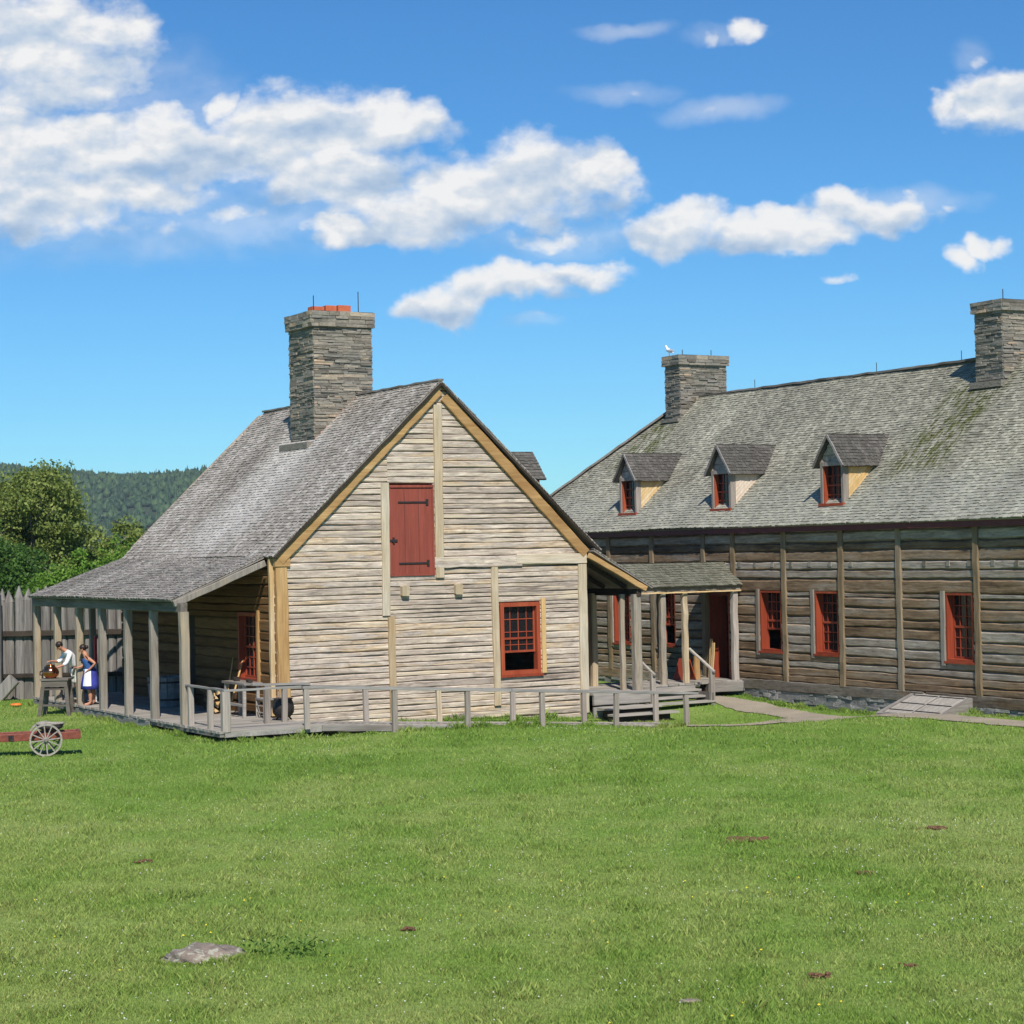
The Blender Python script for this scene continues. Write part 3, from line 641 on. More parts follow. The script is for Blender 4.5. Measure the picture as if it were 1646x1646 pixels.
t = MB(); t.box(8.15, 9.85, -.62, -.26, -.03, .02, (.8, .5, .5)); t.build('tread', M['deck'], S2)
t = MB(); t.box(8.2, 10.1, -1.02, -.66, -.17, -.12, (.85, .5, .5)); t.build('tread', M['deck'], S2)
t = MB(); t.box(8.3, 9.75, -.55, -.3, -.4, -.04, (.1, .5, .5)); t.box(8.4, 9.9, -.9, -.7, -.4, -.18, (.1, .5, .5)); t.build('block', M['darkwood'], S2)

# cellar hatch
CH = thing('cellar_hatch', 'slanting grey double cellar door with iron straps against the hall footing', 'cellar door', (13.5, -6.5, 0))
m = MB(); b0, b1 = -7.75, -5.75
def hz(a): return .36-(13.62-a)*(.42/1.1)
for (p, q) in ((b0+.1, -6.76), (-6.74, b1-.1)):
    m = MB(); k = 5; s = (q-p)/k
    for i in range(k):
        rn = (.6+random.random()*.3, .5, random.random()); y0_, y1_ = p+i*s, p+(i+1)*s-.006
        m.quad(((12.6, y0_, hz(12.6)+.03), (12.6, y1_, hz(12.6)+.03), (13.62, y1_, hz(13.62)+.03), (13.62, y0_, hz(13.62)+.03)), rn)
        m.quad(((12.6, y0_, hz(12.6)-.03), (12.6, y1_, hz(12.6)-.03), (12.6, y1_, hz(12.6)+.03), (12.6, y0_, hz(12.6)+.03)), rn)
    lf = m.build('door_leaf', M['deck'], CH)
    for a in (12.75, 13.1, 13.5):
        t = MB(); z = hz(a)+.036; t.box(a-.02, a+.02, p+.04, q-.03, z-.008, z+.008); t.build('iron_strap', M['iron'], lf)
m = MB()
for bb in (b0, b1):
    y0_, y1_ = bb-.05, bb+.08
    pts = [(12.5, -.35), (13.64, -.35), (13.64, .40), (12.5, hz(12.5)+.04)]
    A_ = [(x, y0_, z) for x, z in pts]; B_ = [(x, y1_, z) for x, z in pts]
    m.quad(A_, (.5, .5, .5)); m.quad(B_, (.5, .5, .5))
    for i in range(4): m.quad((A_[i], A_[(i+1) % 4], B_[(i+1) % 4], B_[i]), (.55, .5, .5))
m.box(12.5, 12.6, b0, b1, -.35, hz(12.55)+.02, (.6, .5, .5))
m.build('hatch_frame', M['grey_x'], CH)

# ================================================================== PALISADE
PF = wthing('palisade_fence', 'tall grey pointed-log palisade with dark cross rails behind the kitchen porch', 'fence', (-12, 57.5, 0))
x = -8.5
while x < 6.0:
    w = random.uniform(.19, .30); h = 3.12+random.uniform(-.16, .12); m = MB(); rn = rr()
    m.beam((x, random.uniform(-.02, .02), -.2), (x+random.uniform(-.02, .02), 0, h-.28), w, .2, up=(0, 1, 0), rnd=rn, bev=.35, seg=.5)
    m.beam((x, 0, h-.285), (x+random.uniform(-.03, .03), 0, h+.06), w, .2, up=(0, 1, 0), rnd=rn, bev=.35, w1=.03, h1=.05)
    m.build('pale', M['pal'], PF); x += w+.012
for z, t in ((1.87, .16), (.66, .12)):
    m = MB(); m.beam((-8.6, -.15, z), (6, -.15, z), .12, t); m.build('cross_rail', M['darkwood'], PF)
LG = wthing('gate_log', 'broad pale grey pointed log with a slanting brace at the left palisade end', 'post', (-15.0, 57.0, 0))
m = MB(); m.beam((0, 0, -.2), (0, 0, 3.0), .62, .3, up=(0, 1, 0), bev=.3, rnd=(.9, .4, .3)); m.beam((0, 0, 2.995), (0, 0, 3.42), .62, .3, up=(0, 1, 0), bev=.3, rnd=(.9, .4, .3), w1=.05, h1=.1); m.build('log', M['pal'], LG)
m = MB(); m.beam((.1, -.35, -.1), (.75, -.3, .62), .35, .25, up=(0, 1, 0), rnd=(.95, .2, .3)); m.build('brace', M['pal'], LG)

# ================================================================== GROUND
def lines(lo, hi, fine0, fine1, st):
    a = list(np.arange(fine0, fine1, st)); d = st; p = fine0
    L = []
    while p > lo: d *= 1.35; p -= d; L.append(p)
    R2 = []; p = fine1; d = st
    while p < hi: R2.append(p); d *= 1.35; p += d
    R2.append(hi)
    return np.array(L[::-1]+a+R2)
gx = lines(-2500, 2500, -24, 24, .3); gy = lines(-300, 3500, 10, 62, .3)
X, Y = np.meshgrid(gx, gy); Z = G(X, Y); Z = np.where((abs(X) > 60) | (Y > 120) | (Y < -20), 0, Z)
nv = X.size; vv = np.stack([X.ravel(), Y.ravel(), Z.ravel()], 1); nx, ny = len(gx), len(gy)
idx = np.arange(nv).reshape(ny, nx); F = np.stack([idx[:-1, :-1], idx[:-1, 1:], idx[1:, 1:], idx[1:, :-1]], -1).reshape(-1, 4)
def npmesh(name, v, f, mat, rnd=None, dom='POINT'):
    me = bpy.data.meshes.new(name); k = f.shape[1]
    me.vertices.add(len(v)); me.vertices.foreach_set('co', v.astype(np.float32).ravel())
    me.loops.add(f.size); me.loops.foreach_set('vertex_index', f.astype(np.int32).ravel())
    me.polygons.add(len(f)); me.polygons.foreach_set('loop_start', np.arange(0, f.size, k, dtype=np.int32))
    if rnd is not None:
        at = me.attributes.new('rnd', 'FLOAT_COLOR', dom); c = np.ones((len(rnd), 4), np.float32); c[:, :3] = rnd; at.data.foreach_set('color', c.ravel())
    me.update(calc_edges=True); me.validate(); me.materials.append(mat)
    o = bpy.data.objects.new(name, me); col.objects.link(o); return o
def grasscol(nt, blade):
    geo = nt.nodes.new('ShaderNodeNewGeometry'); mp = nt.nodes.new('ShaderNodeMapping'); nt.links.new(geo.outputs['Position'], mp.inputs[0])
    mp.inputs['Scale'].default_value = (1, .55, 0)
    n1 = noise(nt, mp.outputs[0], .22, 5, .62, .4); n2 = noise(nt, mp.outputs[0], 1.3, 4, .6)
    mp2 = nt.nodes.new('ShaderNodeMapping'); nt.links.new(geo.outputs['Position'], mp2.inputs[0]); mp2.inputs['Scale'].default_value = (.12, .9, 0); mp2.inputs['Location'].default_value = (3, 7, 0)
    n3 = noise(nt, mp2.outputs[0], .5, 3, .5)
    f = math_(nt, 'ADD', math_(nt, 'MULTIPLY', n1, .55), math_(nt, 'ADD', math_(nt, 'MULTIPLY', n2, .25), math_(nt, 'MULTIPLY', n3, .2)))
    sy = nt.nodes.new('ShaderNodeSeparateXYZ'); nt.links.new(geo.outputs['Position'], sy.inputs[0])
    yb = N(nt, 'ShaderNodeMapRange', **{'From-Min': 29.0, 'From-Max': 36.0, 'To-Max': .06}); nt.links.new(sy.outputs[1], yb.inputs[0]); f = math_(nt, 'SUBTRACT', f, yb.outputs[0])
    return ramp(nt, f, [(.30, (.15, .26, .042)), (.42, (.20, .325, .060)), (.52, (.265, .362, .092)), (.62, (.31, .385, .115)), (.74, (.37, .36, .15))])
m_, nt, bs = newmat('lawn_ground'); c = grasscol(nt, 0); geo = nt.nodes.new('ShaderNodeNewGeometry')
fn = noise(nt, geo.outputs['Position'], 14, 5, .7); c = mix(nt, 1.0, c, ramp(nt, fn, [(.3, (.42,)*3), (.7, (1.05,)*3)]), 'MULTIPLY')
nt.links.new(c, bs.inputs['Base Color']); bs.inputs['Roughness'].default_value = .95; bs.inputs['Specular IOR Level'].default_value = .1; bump(nt, fn, bs, .6, .05); M['lawn'] = m_
gr = npmesh('ground', vv, F, M['lawn']); tag(gr, 'mown green lawn with clover flowers running up to the log buildings', None, None, 'structure')
gr.data.polygons.foreach_set('use_smooth', [True]*len(gr.data.polygons))

# paths
upper = np.array([[4.3, 54.4], [4.81, 53.62], [5.77, 52.8], [6.62, 52.07], [7.56, 49.33], [9.16, 46.39], [11.04, 43.43], [16.5, 35.0]])
lower = np.array([[4.0, 53.9], [4.75, 52.9], [5.56, 51.3], [6.25, 50.0], [7.05, 48.0], [8.67, 45.2], [10.75, 42.2], [16.1, 33.8]])
def strip(name, A, B, mat, n=90, k=10, zoff=.02):
    def res(P):
        d = np.r_[0, np.cumsum(np.linalg.norm(np.diff(P, axis=0), axis=1))]; t = np.linspace(0, d[-1], n)
        return np.stack([np.interp(t, d, P[:, i]) for i in (0, 1)], 1)
    # index-wise interpolation keeps both edges in step
    t = np.linspace(0, len(A)-1, n); ii = np.arange(len(A))
    a = np.stack([np.interp(t, ii, A[:, i]) for i in (0, 1)], 1); b = np.stack([np.interp(t, ii, B[:, i]) for i in (0, 1)], 1)
    a += rng.normal(0, .03, a.shape); b += rng.normal(0, .03, b.shape)
    P = np.stack([a+(b-a)*s for s in np.linspace(0, 1, k)], 1)
    z = G(P[..., 0], P[..., 1])+zoff; v = np.concatenate([P, z[..., None]], -1).reshape(-1, 3)
    id_ = np.arange(n*k).reshape(n, k); f = np.stack([id_[:-1, :-1], id_[:-1, 1:], id_[1:, 1:], id_[1:, :-1]], -1).reshape(-1, 4)
    return npmesh(name, v, f, mat), a, b
mg, nt, bs = newmat('gravel'); geo = nt.nodes.new('ShaderNodeNewGeometry'); n1 = noise(nt, geo.outputs['Position'], 45, 4, .7); n2 = noise(nt, geo.outputs['Position'], 1.2, 4, .6)
c = mix(nt, 1.0, ramp(nt, n1, [(.3, (.207, .177, .135)), (.7, (.415, .360, .281))]), ramp(nt, n2, [(.3, (.8,)*3), (.7, (1.1, 1.08, 1.05))]), 'MULTIPLY'); nt.links.new(c, bs.inputs['Base Color']); bs.inputs['Roughness'].default_value = .9; bump(nt, n1, bs, .5, .02)
M['gravel'] = mg
po, pa, pb = strip('gravel_path', upper, lower, mg); tag(po, 'pale grey gravel path curving along the hall toward the walkway', None, None, 'structure')
u2 = np.array([[4.2, 48.35], [5.5, 48.5], [6.3, 48.9], [7.0, 49.0]]); l2 = np.array([[4.1, 48.0], [5.5, 48.15], [6.4, 48.3], [7.2, 47.8]])
p2, pa2, pb2 = strip('side_path', u2, l2, mg, 30, 5, .026); tag(p2, 'narrow worn gravel trace leading from the ramp foot to the path', None, None, 'structure')

# grass blades
def inpoly(x, y, poly):
    ins = np.zeros(len(x), bool); j = len(poly)-1
    for i in range(len(poly)):
        xi, yi = poly[i]; xj, yj = poly[j]
        c_ = ((yi > y) != (yj > y)) & (x < (xj-xi)*(y-yi)/(yj-yi+1e-12)+xi); ins ^= c_; j = i
    return ins
pathpoly = np.vstack([pa, pb[::-1]])
def blocked(x, y, pad=0):
    dx = x-O[0]; dy = y-O[1]; a = dx*Vv[0]+dy*Vv[1]; b = dx*Uu[0]+dy*Uu[1]
    bl = (a > -2.6) & (a < 9.7) & (b > -.05) & (b < 11.5)
    bl |= (a > -2.6) & (a < 0) & (b > -2.4) & (b < 0)
    bl |= (a > 0) & (a < 9.2) & (b > -2.42) & (b < -1.2)
    bl |= (a > 13.62); bl |= (a > 12.45) & (b > -7.7) & (b < -5.7) & (a < 14)
    bl |= (a > 9.7) & (b > 1.1) & (b < 2.8)
    bl |= inpoly(x+rng.normal(0, .09, len(x)), y+rng.normal(0, .09, len(x)), pathpoly)
    return bl
BX = []; 
def scatter(n, y0, y1, pw=1.0):
    # more blades nearer the viewer side of the lawn, area-uniform inside the wedge
    y = y0+(y1-y0)*rng.random(n); hw = y*.27+1.2; x = (rng.random(n)*2-1)*hw
    return x, y
bl = []
for (n, y0, y1, w, h) in ((190000, 15.5, 20, .0065, .062), (200000, 20, 27, .008, .065), (190000, 27, 38, .010, .065), (170000, 38, 57, .014, .07)):
    x, y = scatter(n, y0, y1); k = ~blocked(x, y); x = x[k]; y = y[k]; bl.append((x, y, np.full(len(x), w), np.full(len(x), h)))
def edge(n, a0, b0, a1, b1, sp, hh, ww):
    t = rng.random(n); a = a0+(a1-a0)*t+rng.normal(0, sp, n)*(b1 != b0); b = b0+(b1-b0)*t+rng.normal(0, sp, n)*(a1 != a0)
    x = O[0]+Vv[0]*a+Uu[0]*b; y = O[1]+Vv[1]*a+Uu[1]*b; k = ~blocked(x, y)
    lump = .5+.5*np.sin(t*61)*np.sin(t*23+1); bl.append((x[k], y[k], np.full(k.sum(), ww), (hh*(.6+.8*lump))[k]))
edge(5000, -2.66, -2.45, -2.66, 11.5, .07, .12, .014); edge(1800, -2.66, -2.47, 0, -2.47, .06, .12, .014); edge(7000, 0, -2.47, 9.3, -2.47, .07, .12, .014); edge(3000, 0, -.05, 8.1, -.08, .08, .12, .014)
edge(9000, 13.58, -9.8, 13.58, .9, .08, .13, .014); edge(800, 8.1, -1.1, 10.1, -1.1, .08, .10, .014)
q_ = rng.random(2600)*6.283; rr_ = 1.0+np.abs(rng.normal(0, .10, 2600)); bl.append((-3.18+.43*rr_*np.cos(q_), 19.75+.27*rr_*np.sin(q_), np.full(2600, .007), np.full(2600, .085)))
x, y, w, h = [np.concatenate([q[i] for q in bl]) for i in range(4)]
n = len(x); tall = .55+.9*rng.random(n)**1.5
# clumpiness
cl = .75+.5*np.sin(x*3.1+np.sin(y*2.3)*2)*np.sin(y*2.7+np.sin(x*1.9)*2); h = h*.8*tall*np.clip(cl, .5, 1.25)
tu = (np.sin(x*1.7+3*np.sin(y*.9))*np.sin(y*1.3+2*np.sin(x*1.1)) > .72) & (rng.random(n) < .5); h = np.where(tu, h*1.6, h); w = w*(.7+.6*rng.random(n)); z = G(x, y)
an = rng.random(n)*2*np.pi; le = h*(.2+.7*rng.random(n)); la = rng.random(n)*2*np.pi
dx, dy = np.cos(an)*w/2, np.sin(an)*w/2
P = np.empty((n, 4, 3)); P[:, 0] = np.stack([x-dx, y-dy, z-.01], 1); P[:, 1] = np.stack([x+dx, y+dy, z-.01], 1)
P[:, 2] = np.stack([x+dx*.7+np.cos(la)*le*.4, y+dy*.7+np.sin(la)*le*.4, z+h*.6], 1); P[:, 3] = np.stack([x+np.cos(la)*le, y+np.sin(la)*le, z+h], 1)
f = np.arange(n)[:, None]*4; Fc = np.concatenate([f+np.array([[0, 1, 2]]), f+np.array([[0, 2, 3]])])
rd = np.repeat(rng.random((n, 3)), 4, axis=0)
mb_, nt, bs = newmat('grass_blade'); c = grasscol(nt, 1); r, at = rndnodes(nt)
c = mix(nt, 1.0, c, ramp(nt, r[0], [(0, (.50, .50, .45)), (.12, (.95, .68, .8)), (.2, (.78, .85, .75)), (.5, (1.02, 1.0, .95)), (.82, (1.28, 1.22, 1.1)), (.93, (1.75, 1.42, 1.7))]), 'MULTIPLY')
nt.links.new(c, bs.inputs['Base Color']); bs.inputs['Roughness'].default_value = .6; bs.inputs['Specular IOR Level'].default_value = .2
tr = nt.nodes.new('ShaderNodeBsdfTranslucent'); nt.links.new(c, tr.inputs[0]); ms = nt.nodes.new('ShaderNodeMixShader'); ms.inputs[0].default_value = .3
nt.links.new(bs.outputs[0], ms.inputs[1]); nt.links.new(tr.outputs[0], ms.inputs[2]); nt.links.new(ms.outputs[0], nt.nodes['Material Output'].inputs[0])
go = npmesh('lawn_grass', P.reshape(-1, 3), Fc, mb_, rd); tag(go, 'short green grass blades covering the lawn', 'grass', None, 'stuff')

def flowers(name, n, colr, label, size, ys, clus):
    px, py = [], []
    for _ in range(clus):
        cy = ys[0]+(ys[1]-ys[0])*rng.random()**1.2; cx = (rng.random()*2-1)*cy*.27; s = .25+rng.random()*.9
        k = max(2, int(n/clus*rng.random()*2)); px += list(rng.normal(cx, s*1.6, k)); py += list(rng.normal(cy, s, k))
    px = np.array(px); py = np.array(py); k = ~blocked(px, py) & (py > 15); px = px[k]; py = py[k]; pz = G(px, py)
    b = MB()
    for x_, y_, z_ in zip(px, py, pz):
        s = size*random.uniform(.6, 1.2); h_ = random.uniform(.05, .085); q = rr()
        ring = [(x_+s*math.cos(t), y_+s*math.sin(t), z_+h_) for t in (0, 1.05, 2.1, 3.14, 4.19, 5.24)]
        b.v += ring+[(x_, y_, z_+h_+s*.9), (x_, y_, z_+h_-s*.5)]; n0 = len(b.v)-8
        for i in range(6):
            b.f.append((n0+i, n0+(i+1) % 6, n0+6)); b.c.append(q); b.f.append((n0+(i+1) % 6, n0+i, n0+7)); b.c.append(q)
    o = b.build(name, colr); tag(o, label, 'flowers', None, 'stuff')
flowers('clover_flowers', 1500, plain('clover_white', (.62, .62, .56), .8), 'scattered white clover heads in the lawn', .009, (17, 46), 150)
flowers('yellow_flowers', 45, plain('buttercup', (.75, .6, .03), .8), 'few small yellow flowers in the near lawn', .013, (16.5, 24), 22)

def clod(x, y, s, label, name='turf_clod', mat=None, cat='soil', sz=.35):
    m = MB(); q_ = random.Random(int(x*100)+7)
    for i in range(26):
        r_ = q_.uniform(.12, .34)*s; m.ellipsoid((q_.gauss(0, .5)*s, q_.gauss(0, .3)*s, q_.uniform(-.3, .5)*s*sz), (r_, r_*q_.uniform(.6, 1), r_*q_.uniform(.3, .6)), 7, 5)
    o = m.build(name, mat, None, True); o.location = (x, y, float(G(x, y))+s*sz*.45); tag(o, label, cat); return o
soil = plain('bare_soil', (.17, .085, .045), .95, var=.4, scale=60, bstr=.8)
clod(5.76, 27.54, .17, 'thin dark brown soil patch in the lawn, farthest right of the bare clods', 'soil_patch', soil, 'soil', .2)
clod(2.73, 18.39, .10, 'reddish brown clod of soil near the bottom right, left of its twin', 'soil_patch', soil, 'soil', .5)
clod(3.64, 18.71, .09, 'reddish brown clod of soil closest to the lower right corner of the lawn', 'soil_patch', soil, 'soil', .45)
clod(-1.19, 21.05, .09, 'small brown clod in the lawn below the log gable, right of the half-buried rock', 'soil_patch', soil, 'soil', .4)
clod(-4.94, 26.13, .10, 'small brown clod in the left part of the lawn below the deck corner', 'soil_patch', soil, 'soil', .4)
clod(2.92, 26.85, .26, 'long thin brown bare strip in the middle of the right lawn', 'soil_patch', soil, 'soil', .14)
clod(4.16, 24.06, .12, 'faint brown patch among the grass between the strip and the lower right clods', 'soil_patch', soil, 'soil', .3)
# half-buried rock
m = MB(); m.ellipsoid((0, 0, 0), (1, 1, 1), 40, 22); rv = []
for (x_, y_, z_) in m.v:
    d = 1+.13*math.sin(x_*3.1+z_*2)+.09*math.sin(x_*7+y_*5)+.05*math.sin(z_*11+x_*13)+.03*math.sin(x_*23+y_*19+z_*17); rv.append((x_*.42*d, y_*.26*d, z_*.13*d+x_*.03))
m.v = rv; ro = m.build('field_rock', M['rock'], None, True); ro.location = (-3.18, 19.75, .015); tag(ro, 'flat pinkish grey rock half buried in the near lawn', 'rock')
nt = M['rock'].node_tree; bs = nt.nodes['Principled BSDF']
n_ = noise(nt, coords(nt, (1, 1, 1.5)), 9, 5, .7, 1.2); cur = bs.inputs['Base Color'].links[0].from_socket
nt.links.new(mix(nt, ramp(nt, n_, [(.52, (0, 0, 0)), (.62, (1, 1, 1))]), cur, (.36, .36, .28)), bs.inputs['Base Color'])
m = MB(); m.ellipsoid((0, 0, 0), (.10, .05, .018), 18, 8); o = m.build('flat_stone', M['rock'], None, True); o.location = (1.47, 17.5, .018); tag(o, 'small flat grey stone in the grass at the bottom edge', 'stone')
# weeds by the rock
m = MB()
for i in range(42):
    x_, y_ = random.gauss(0, .24), random.gauss(0, .12); h_ = random.uniform(.07, .22); an_ = random.random()*6.28; s = random.uniform(.012, .03)
    for k in range(3):
        zz = h_*(k+1)/3; q = an_+k*2.1; ex, ey = x_+math.cos(q)*s*2.4, y_+math.sin(q)*s*2.4
        m.quad(((x_, y_, zz-.03), (x_+math.cos(q+.6)*s, y_+math.sin(q+.6)*s, zz), (ex, ey, zz+.01), (x_+math.cos(q-.6)*s, y_+math.sin(q-.6)*s, zz)), rr())
leafm = {}
def leaf(name, stops, tr_=.35):
    m_, nt, bs = newmat(name); r, at = rndnodes(nt); c = ramp(nt, r[0], stops); nt.links.new(c, bs.inputs['Base Color']); bs.inputs['Roughness'].default_value = .6; bs.inputs['Specular IOR Level'].default_value = .25
    t = nt.nodes.new('ShaderNodeBsdfTranslucent'); nt.links.new(c, t.inputs[0]); ms = nt.nodes.new('ShaderNodeMixShader'); ms.inputs[0].default_value = tr_
    nt.links.new(bs.outputs[0], ms.inputs[1]); nt.links.new(t.outputs[0], ms.inputs[2]); nt.links.new(ms.outputs[0], nt.nodes['Material Output'].inputs[0]); return m_
o = m.build('broadleaf_weeds', leaf('weed_leaf', [(0, (.05, .12, .015)), (1, (.12, .22, .04))])); o.location = (-2.35, 19.9, 0); tag(o, 'taller dark green weeds growing just right of the half-buried rock', 'weeds')

# ================================================================== TREES
def tree(name, label, cat, x, y, h, rx, ry, z0, mat, seed, clumps=150, leaves=110, ls=.15, bark=None):
    g = np.random.default_rng(seed); rt = wthing(name, label, cat, (x, y, 0))
    m = MB(); top = Vector((g.normal(0, .3), g.normal(0, .3), h*.8)); pts = [Vector((0, 0, -.2)), Vector((.1, 0, h*.3)), Vector((top.x*.5, top.y*.5, h*.55)), top]
    m.tube(pts, [h*.022, h*.018, h*.012, h*.004], 8)
    for i in range(16):
        t = g.uniform(.3, .95); p = Vector((0, 0, h*.25)).lerp(top, t); a = g.uniform(0, 6.28); l = g.uniform(.5, .95)
        q = Vector((p.x+math.cos(a)*rx*l*.9, p.y+math.sin(a)*ry*l*.9, min(h*.97, p.z+g.uniform(.1, .3)*h*.6))); mm = (p+q)/2+Vector((0, 0, -.1))
        m.tube([p, mm, q], [h*.008, h*.005, h*.002], 5)
    m.build('trunk', bark or M['grey_z'], rt)
    cz = (h+z0)/2; rz_ = (h-z0)/2; C = []
    while len(C) < clumps:
        p = g.normal(0, 1, 3); p /= np.linalg.norm(p); r_ = g.random()**.33
        lob = .92+.16*math.sin(p[0]*4+seed)*math.cos(p[2]*5+seed*2)+.10*math.sin(p[1]*9+p[2]*7)
        C.append((p[0]*rx*r_*lob, p[1]*ry*r_*lob, cz+p[2]*rz_*r_*lob))
    C = np.array(C); cr = g.uniform(.35, .95, len(C))*(rx/3)**.5
    N_ = clumps*leaves; ci = np.repeat(np.arange(clumps), leaves)
    d = g.normal(0, 1, (N_, 3)); d /= np.linalg.norm(d, axis=1)[:, None]; c_ = C[ci]+d*(cr[ci]*g.random(N_)**.4)[:, None]*np.array([1, 1, .75])
    nrm = d*.6+g.normal(0, .7, (N_, 3)); nrm /= np.linalg.norm(nrm, axis=1)[:, None]
    t1 = np.cross(nrm, g.normal(0, 1, (N_, 3))); t1 /= np.linalg.norm(t1, axis=1)[:, None]; t2 = np.cross(nrm, t1); s = ls*g.uniform(.5, 1.2, N_)[:, None]
    P = np.stack([c_-t1*s, c_-t2*s*.6, c_+t1*s, c_+t2*s*.6], 1).reshape(-1, 3)
    f = np.arange(N_)[:, None]*4+np.array([[0, 1, 2, 3]])
    base = g.random(clumps)[ci]*.6+g.random(N_)*.4; rd = np.repeat(np.stack([base, g.random(N_), g.random(N_)], 1), 4, axis=0)
    o = npmesh('crown', P, f, mat, rd); o.parent = rt; return rt
L_ol = leaf('olive_leaf', [(0, (.092, .126, .027)), (.5, (.203, .261, .057)), (.9, (.338, .389, .105)), (1, (.607, .624, .300))])
L_dk = leaf('dark_leaf', [(0, (.030, .076, .016)), (.5, (.083, .172, .030)), (1, (.152, .262, .055))])
L_br = leaf('bright_leaf', [(0, (.07, .15, .015)), (.5, (.14, .27, .03)), (1, (.22, .34, .06))])
GT = 'trees behind the palisade'
tree('broadleaf_tree', 'tall olive-green tree with rounded top, highest of those behind the palisade', 'tree', -20.0, 82, 8.0, 2.5, 2.6, 1.8, L_ol, 3, 330, 150, .085)
tree('broadleaf_tree', 'olive tree at the left frame edge, left of the tallest tree', 'tree', -24.0, 84, 7.9, 2.8, 2.8, 1.8, L_ol, 4, 220, 130, .085)
tree('dark_tree', 'dark green dense tree low at the left edge above the pointed logs', 'tree', -20.6, 76, 5.6, 2.0, 2.0, .6, L_dk, 5, 200, 150, .08)
tree('dark_tree', 'dark green bush in front of the tallest olive tree', 'tree', -18.3, 75, 4.4, 1.7, 1.7, .5, L_dk, 6, 150, 150, .08)
tree('leafy_shrub', 'yellow-green shrub between the dark bush and the bright shrub', 'shrub', -16.2, 73, 4.1, 1.5, 1.5, .5, L_br, 7, 110, 150, .075)
tree('leafy_shrub', 'bright green spiky shrub just above the far end of the porch roof', 'shrub', -14.6, 76, 4.7, 1.7, 1.6, .5, L_br, 8, 140, 150, .075)
tree('olive_bush', 'dull olive bush behind the bright shrubs and in front of the wooded hill', 'shrub', -17.0, 84, 5.6, 1.8, 1.6, .8, L_ol, 9, 110, 150, .085)
tree('leafy_shrub', 'low green shrub half hidden by the edge of the kitchen roof', 'shrub', -13.2, 82, 4.4, 1.9, 1.7, .5, L_br, 10, 110, 130, .08)

# ================================================================== HILL
hx = np.linspace(-900, 500, 110); hy = np.linspace(1000, 1640, 50); HX, HY = np.meshgrid(hx, hy)
def hillz(x, y):
    ridge = 71+5*np.sin(x*.009+1)-3*np.cos(x*.021)-np.clip((x+230), 0, None)*.20+np.clip(-(x+420), 0, None)*.02
    ridge = np.maximum(ridge, 4)
    t = np.clip((y-1080)/420, 0, 1); prof = t*t*(3-2*t); back = np.clip((y-1500)/600, 0, 1)
    return ridge*prof*(1-.6*back)+2.5*np.sin(x*.03+y*.017)*prof-1
HZ = hillz(HX, HY); v = np.stack([HX.ravel(), HY.ravel(), HZ.ravel()], 1); i_ = np.arange(HX.size).reshape(HX.shape); f = np.stack([i_[:-1, :-1], i_[:-1, 1:], i_[1:, 1:], i_[1:, :-1]], -1).reshape(-1, 4)
hl = npmesh('hill', v, f, plain('hill_soil', (.03, .05, .02), .95)); tag(hl, 'low wooded hill ridge on the horizon at left', None, None, 'structure')
g = np.random.default_rng(77); cand = 8000; tx = g.uniform(-620, 90, cand); ty = 1090+g.random(cand)**.8*430; tz = hillz(tx, ty)
# unit crowns
def crown(kind):
    vs = []; fs = []; nr = 6; ns = 7
    for i in range(nr+1):
        t = i/nr
        r_ = (1-t)**.8*(1 if t > .08 else .6) if kind == 0 else math.sin(math.pi*min(.97, t*.9+.12))**.7
        for k in range(ns): vs.append((r_*math.cos(6.283*k/ns+i*.4), r_*math.sin(6.283*k/ns+i*.4), t))
    for i in range(nr):
        for k in range(ns): a = i*ns+k; b = i*ns+(k+1) % ns; fs.append((a, b, b+ns, a+ns))
    return np.array(vs), np.array(fs)
VS, FS, RS = [], [], []; off = 0
crn = [crown(0), crown(1)]
for i in range(cand):
    k = int(g.random() < .8); cv, cf = crn[k]; s = (g.uniform(1.6, 2.6), g.uniform(6, 9)) if k == 0 else (g.uniform(2.2, 4.2), g.uniform(4, 7.5))
    p = cv*np.array([s[0], s[0], s[1]])*(1+g.normal(0, .13, (len(cv), 1))) + np.array([tx[i], ty[i], tz[i]-.5]); VS.append(p); FS.append(cf+off); off += len(cv); RS.append(np.tile(g.random(3), (len(cv), 1)))
hf = leaf('hill_forest', [(0, (.020, .048, .018)), (.5, (.036, .075, .026)), (1, (.065, .11, .038))], .1)
fo = npmesh('hill_forest', np.concatenate(VS), np.concatenate(FS), hf, np.concatenate(RS)); tag(fo, 'dense mixed forest covering the distant hill', 'forest', None, 'stuff')

# haze box
hz_ = MB(); hz_.box(-1000, 600, -60, 1660, -3, 120); ho = hz_.build('haze', bpy.data.materials.new('haze_air')); hmat = ho.data.materials[0]; hmat.use_nodes = True
nt = hmat.node_tree; nt.nodes.remove(nt.nodes['Principled BSDF']); pv = nt.nodes.new('ShaderNodeVolumePrincipled'); pv.inputs['Color'].default_value = (.72, .84, 1, 1); pv.inputs['Density'].default_value = .00011; pv.inputs['Anisotropy'].default_value = 0.0
nt.links.new(pv.outputs[0], nt.nodes['Material Output'].inputs['Volume']); tag(ho, 'thin bluish air between the fort and the hill', 'haze', None, 'stuff')

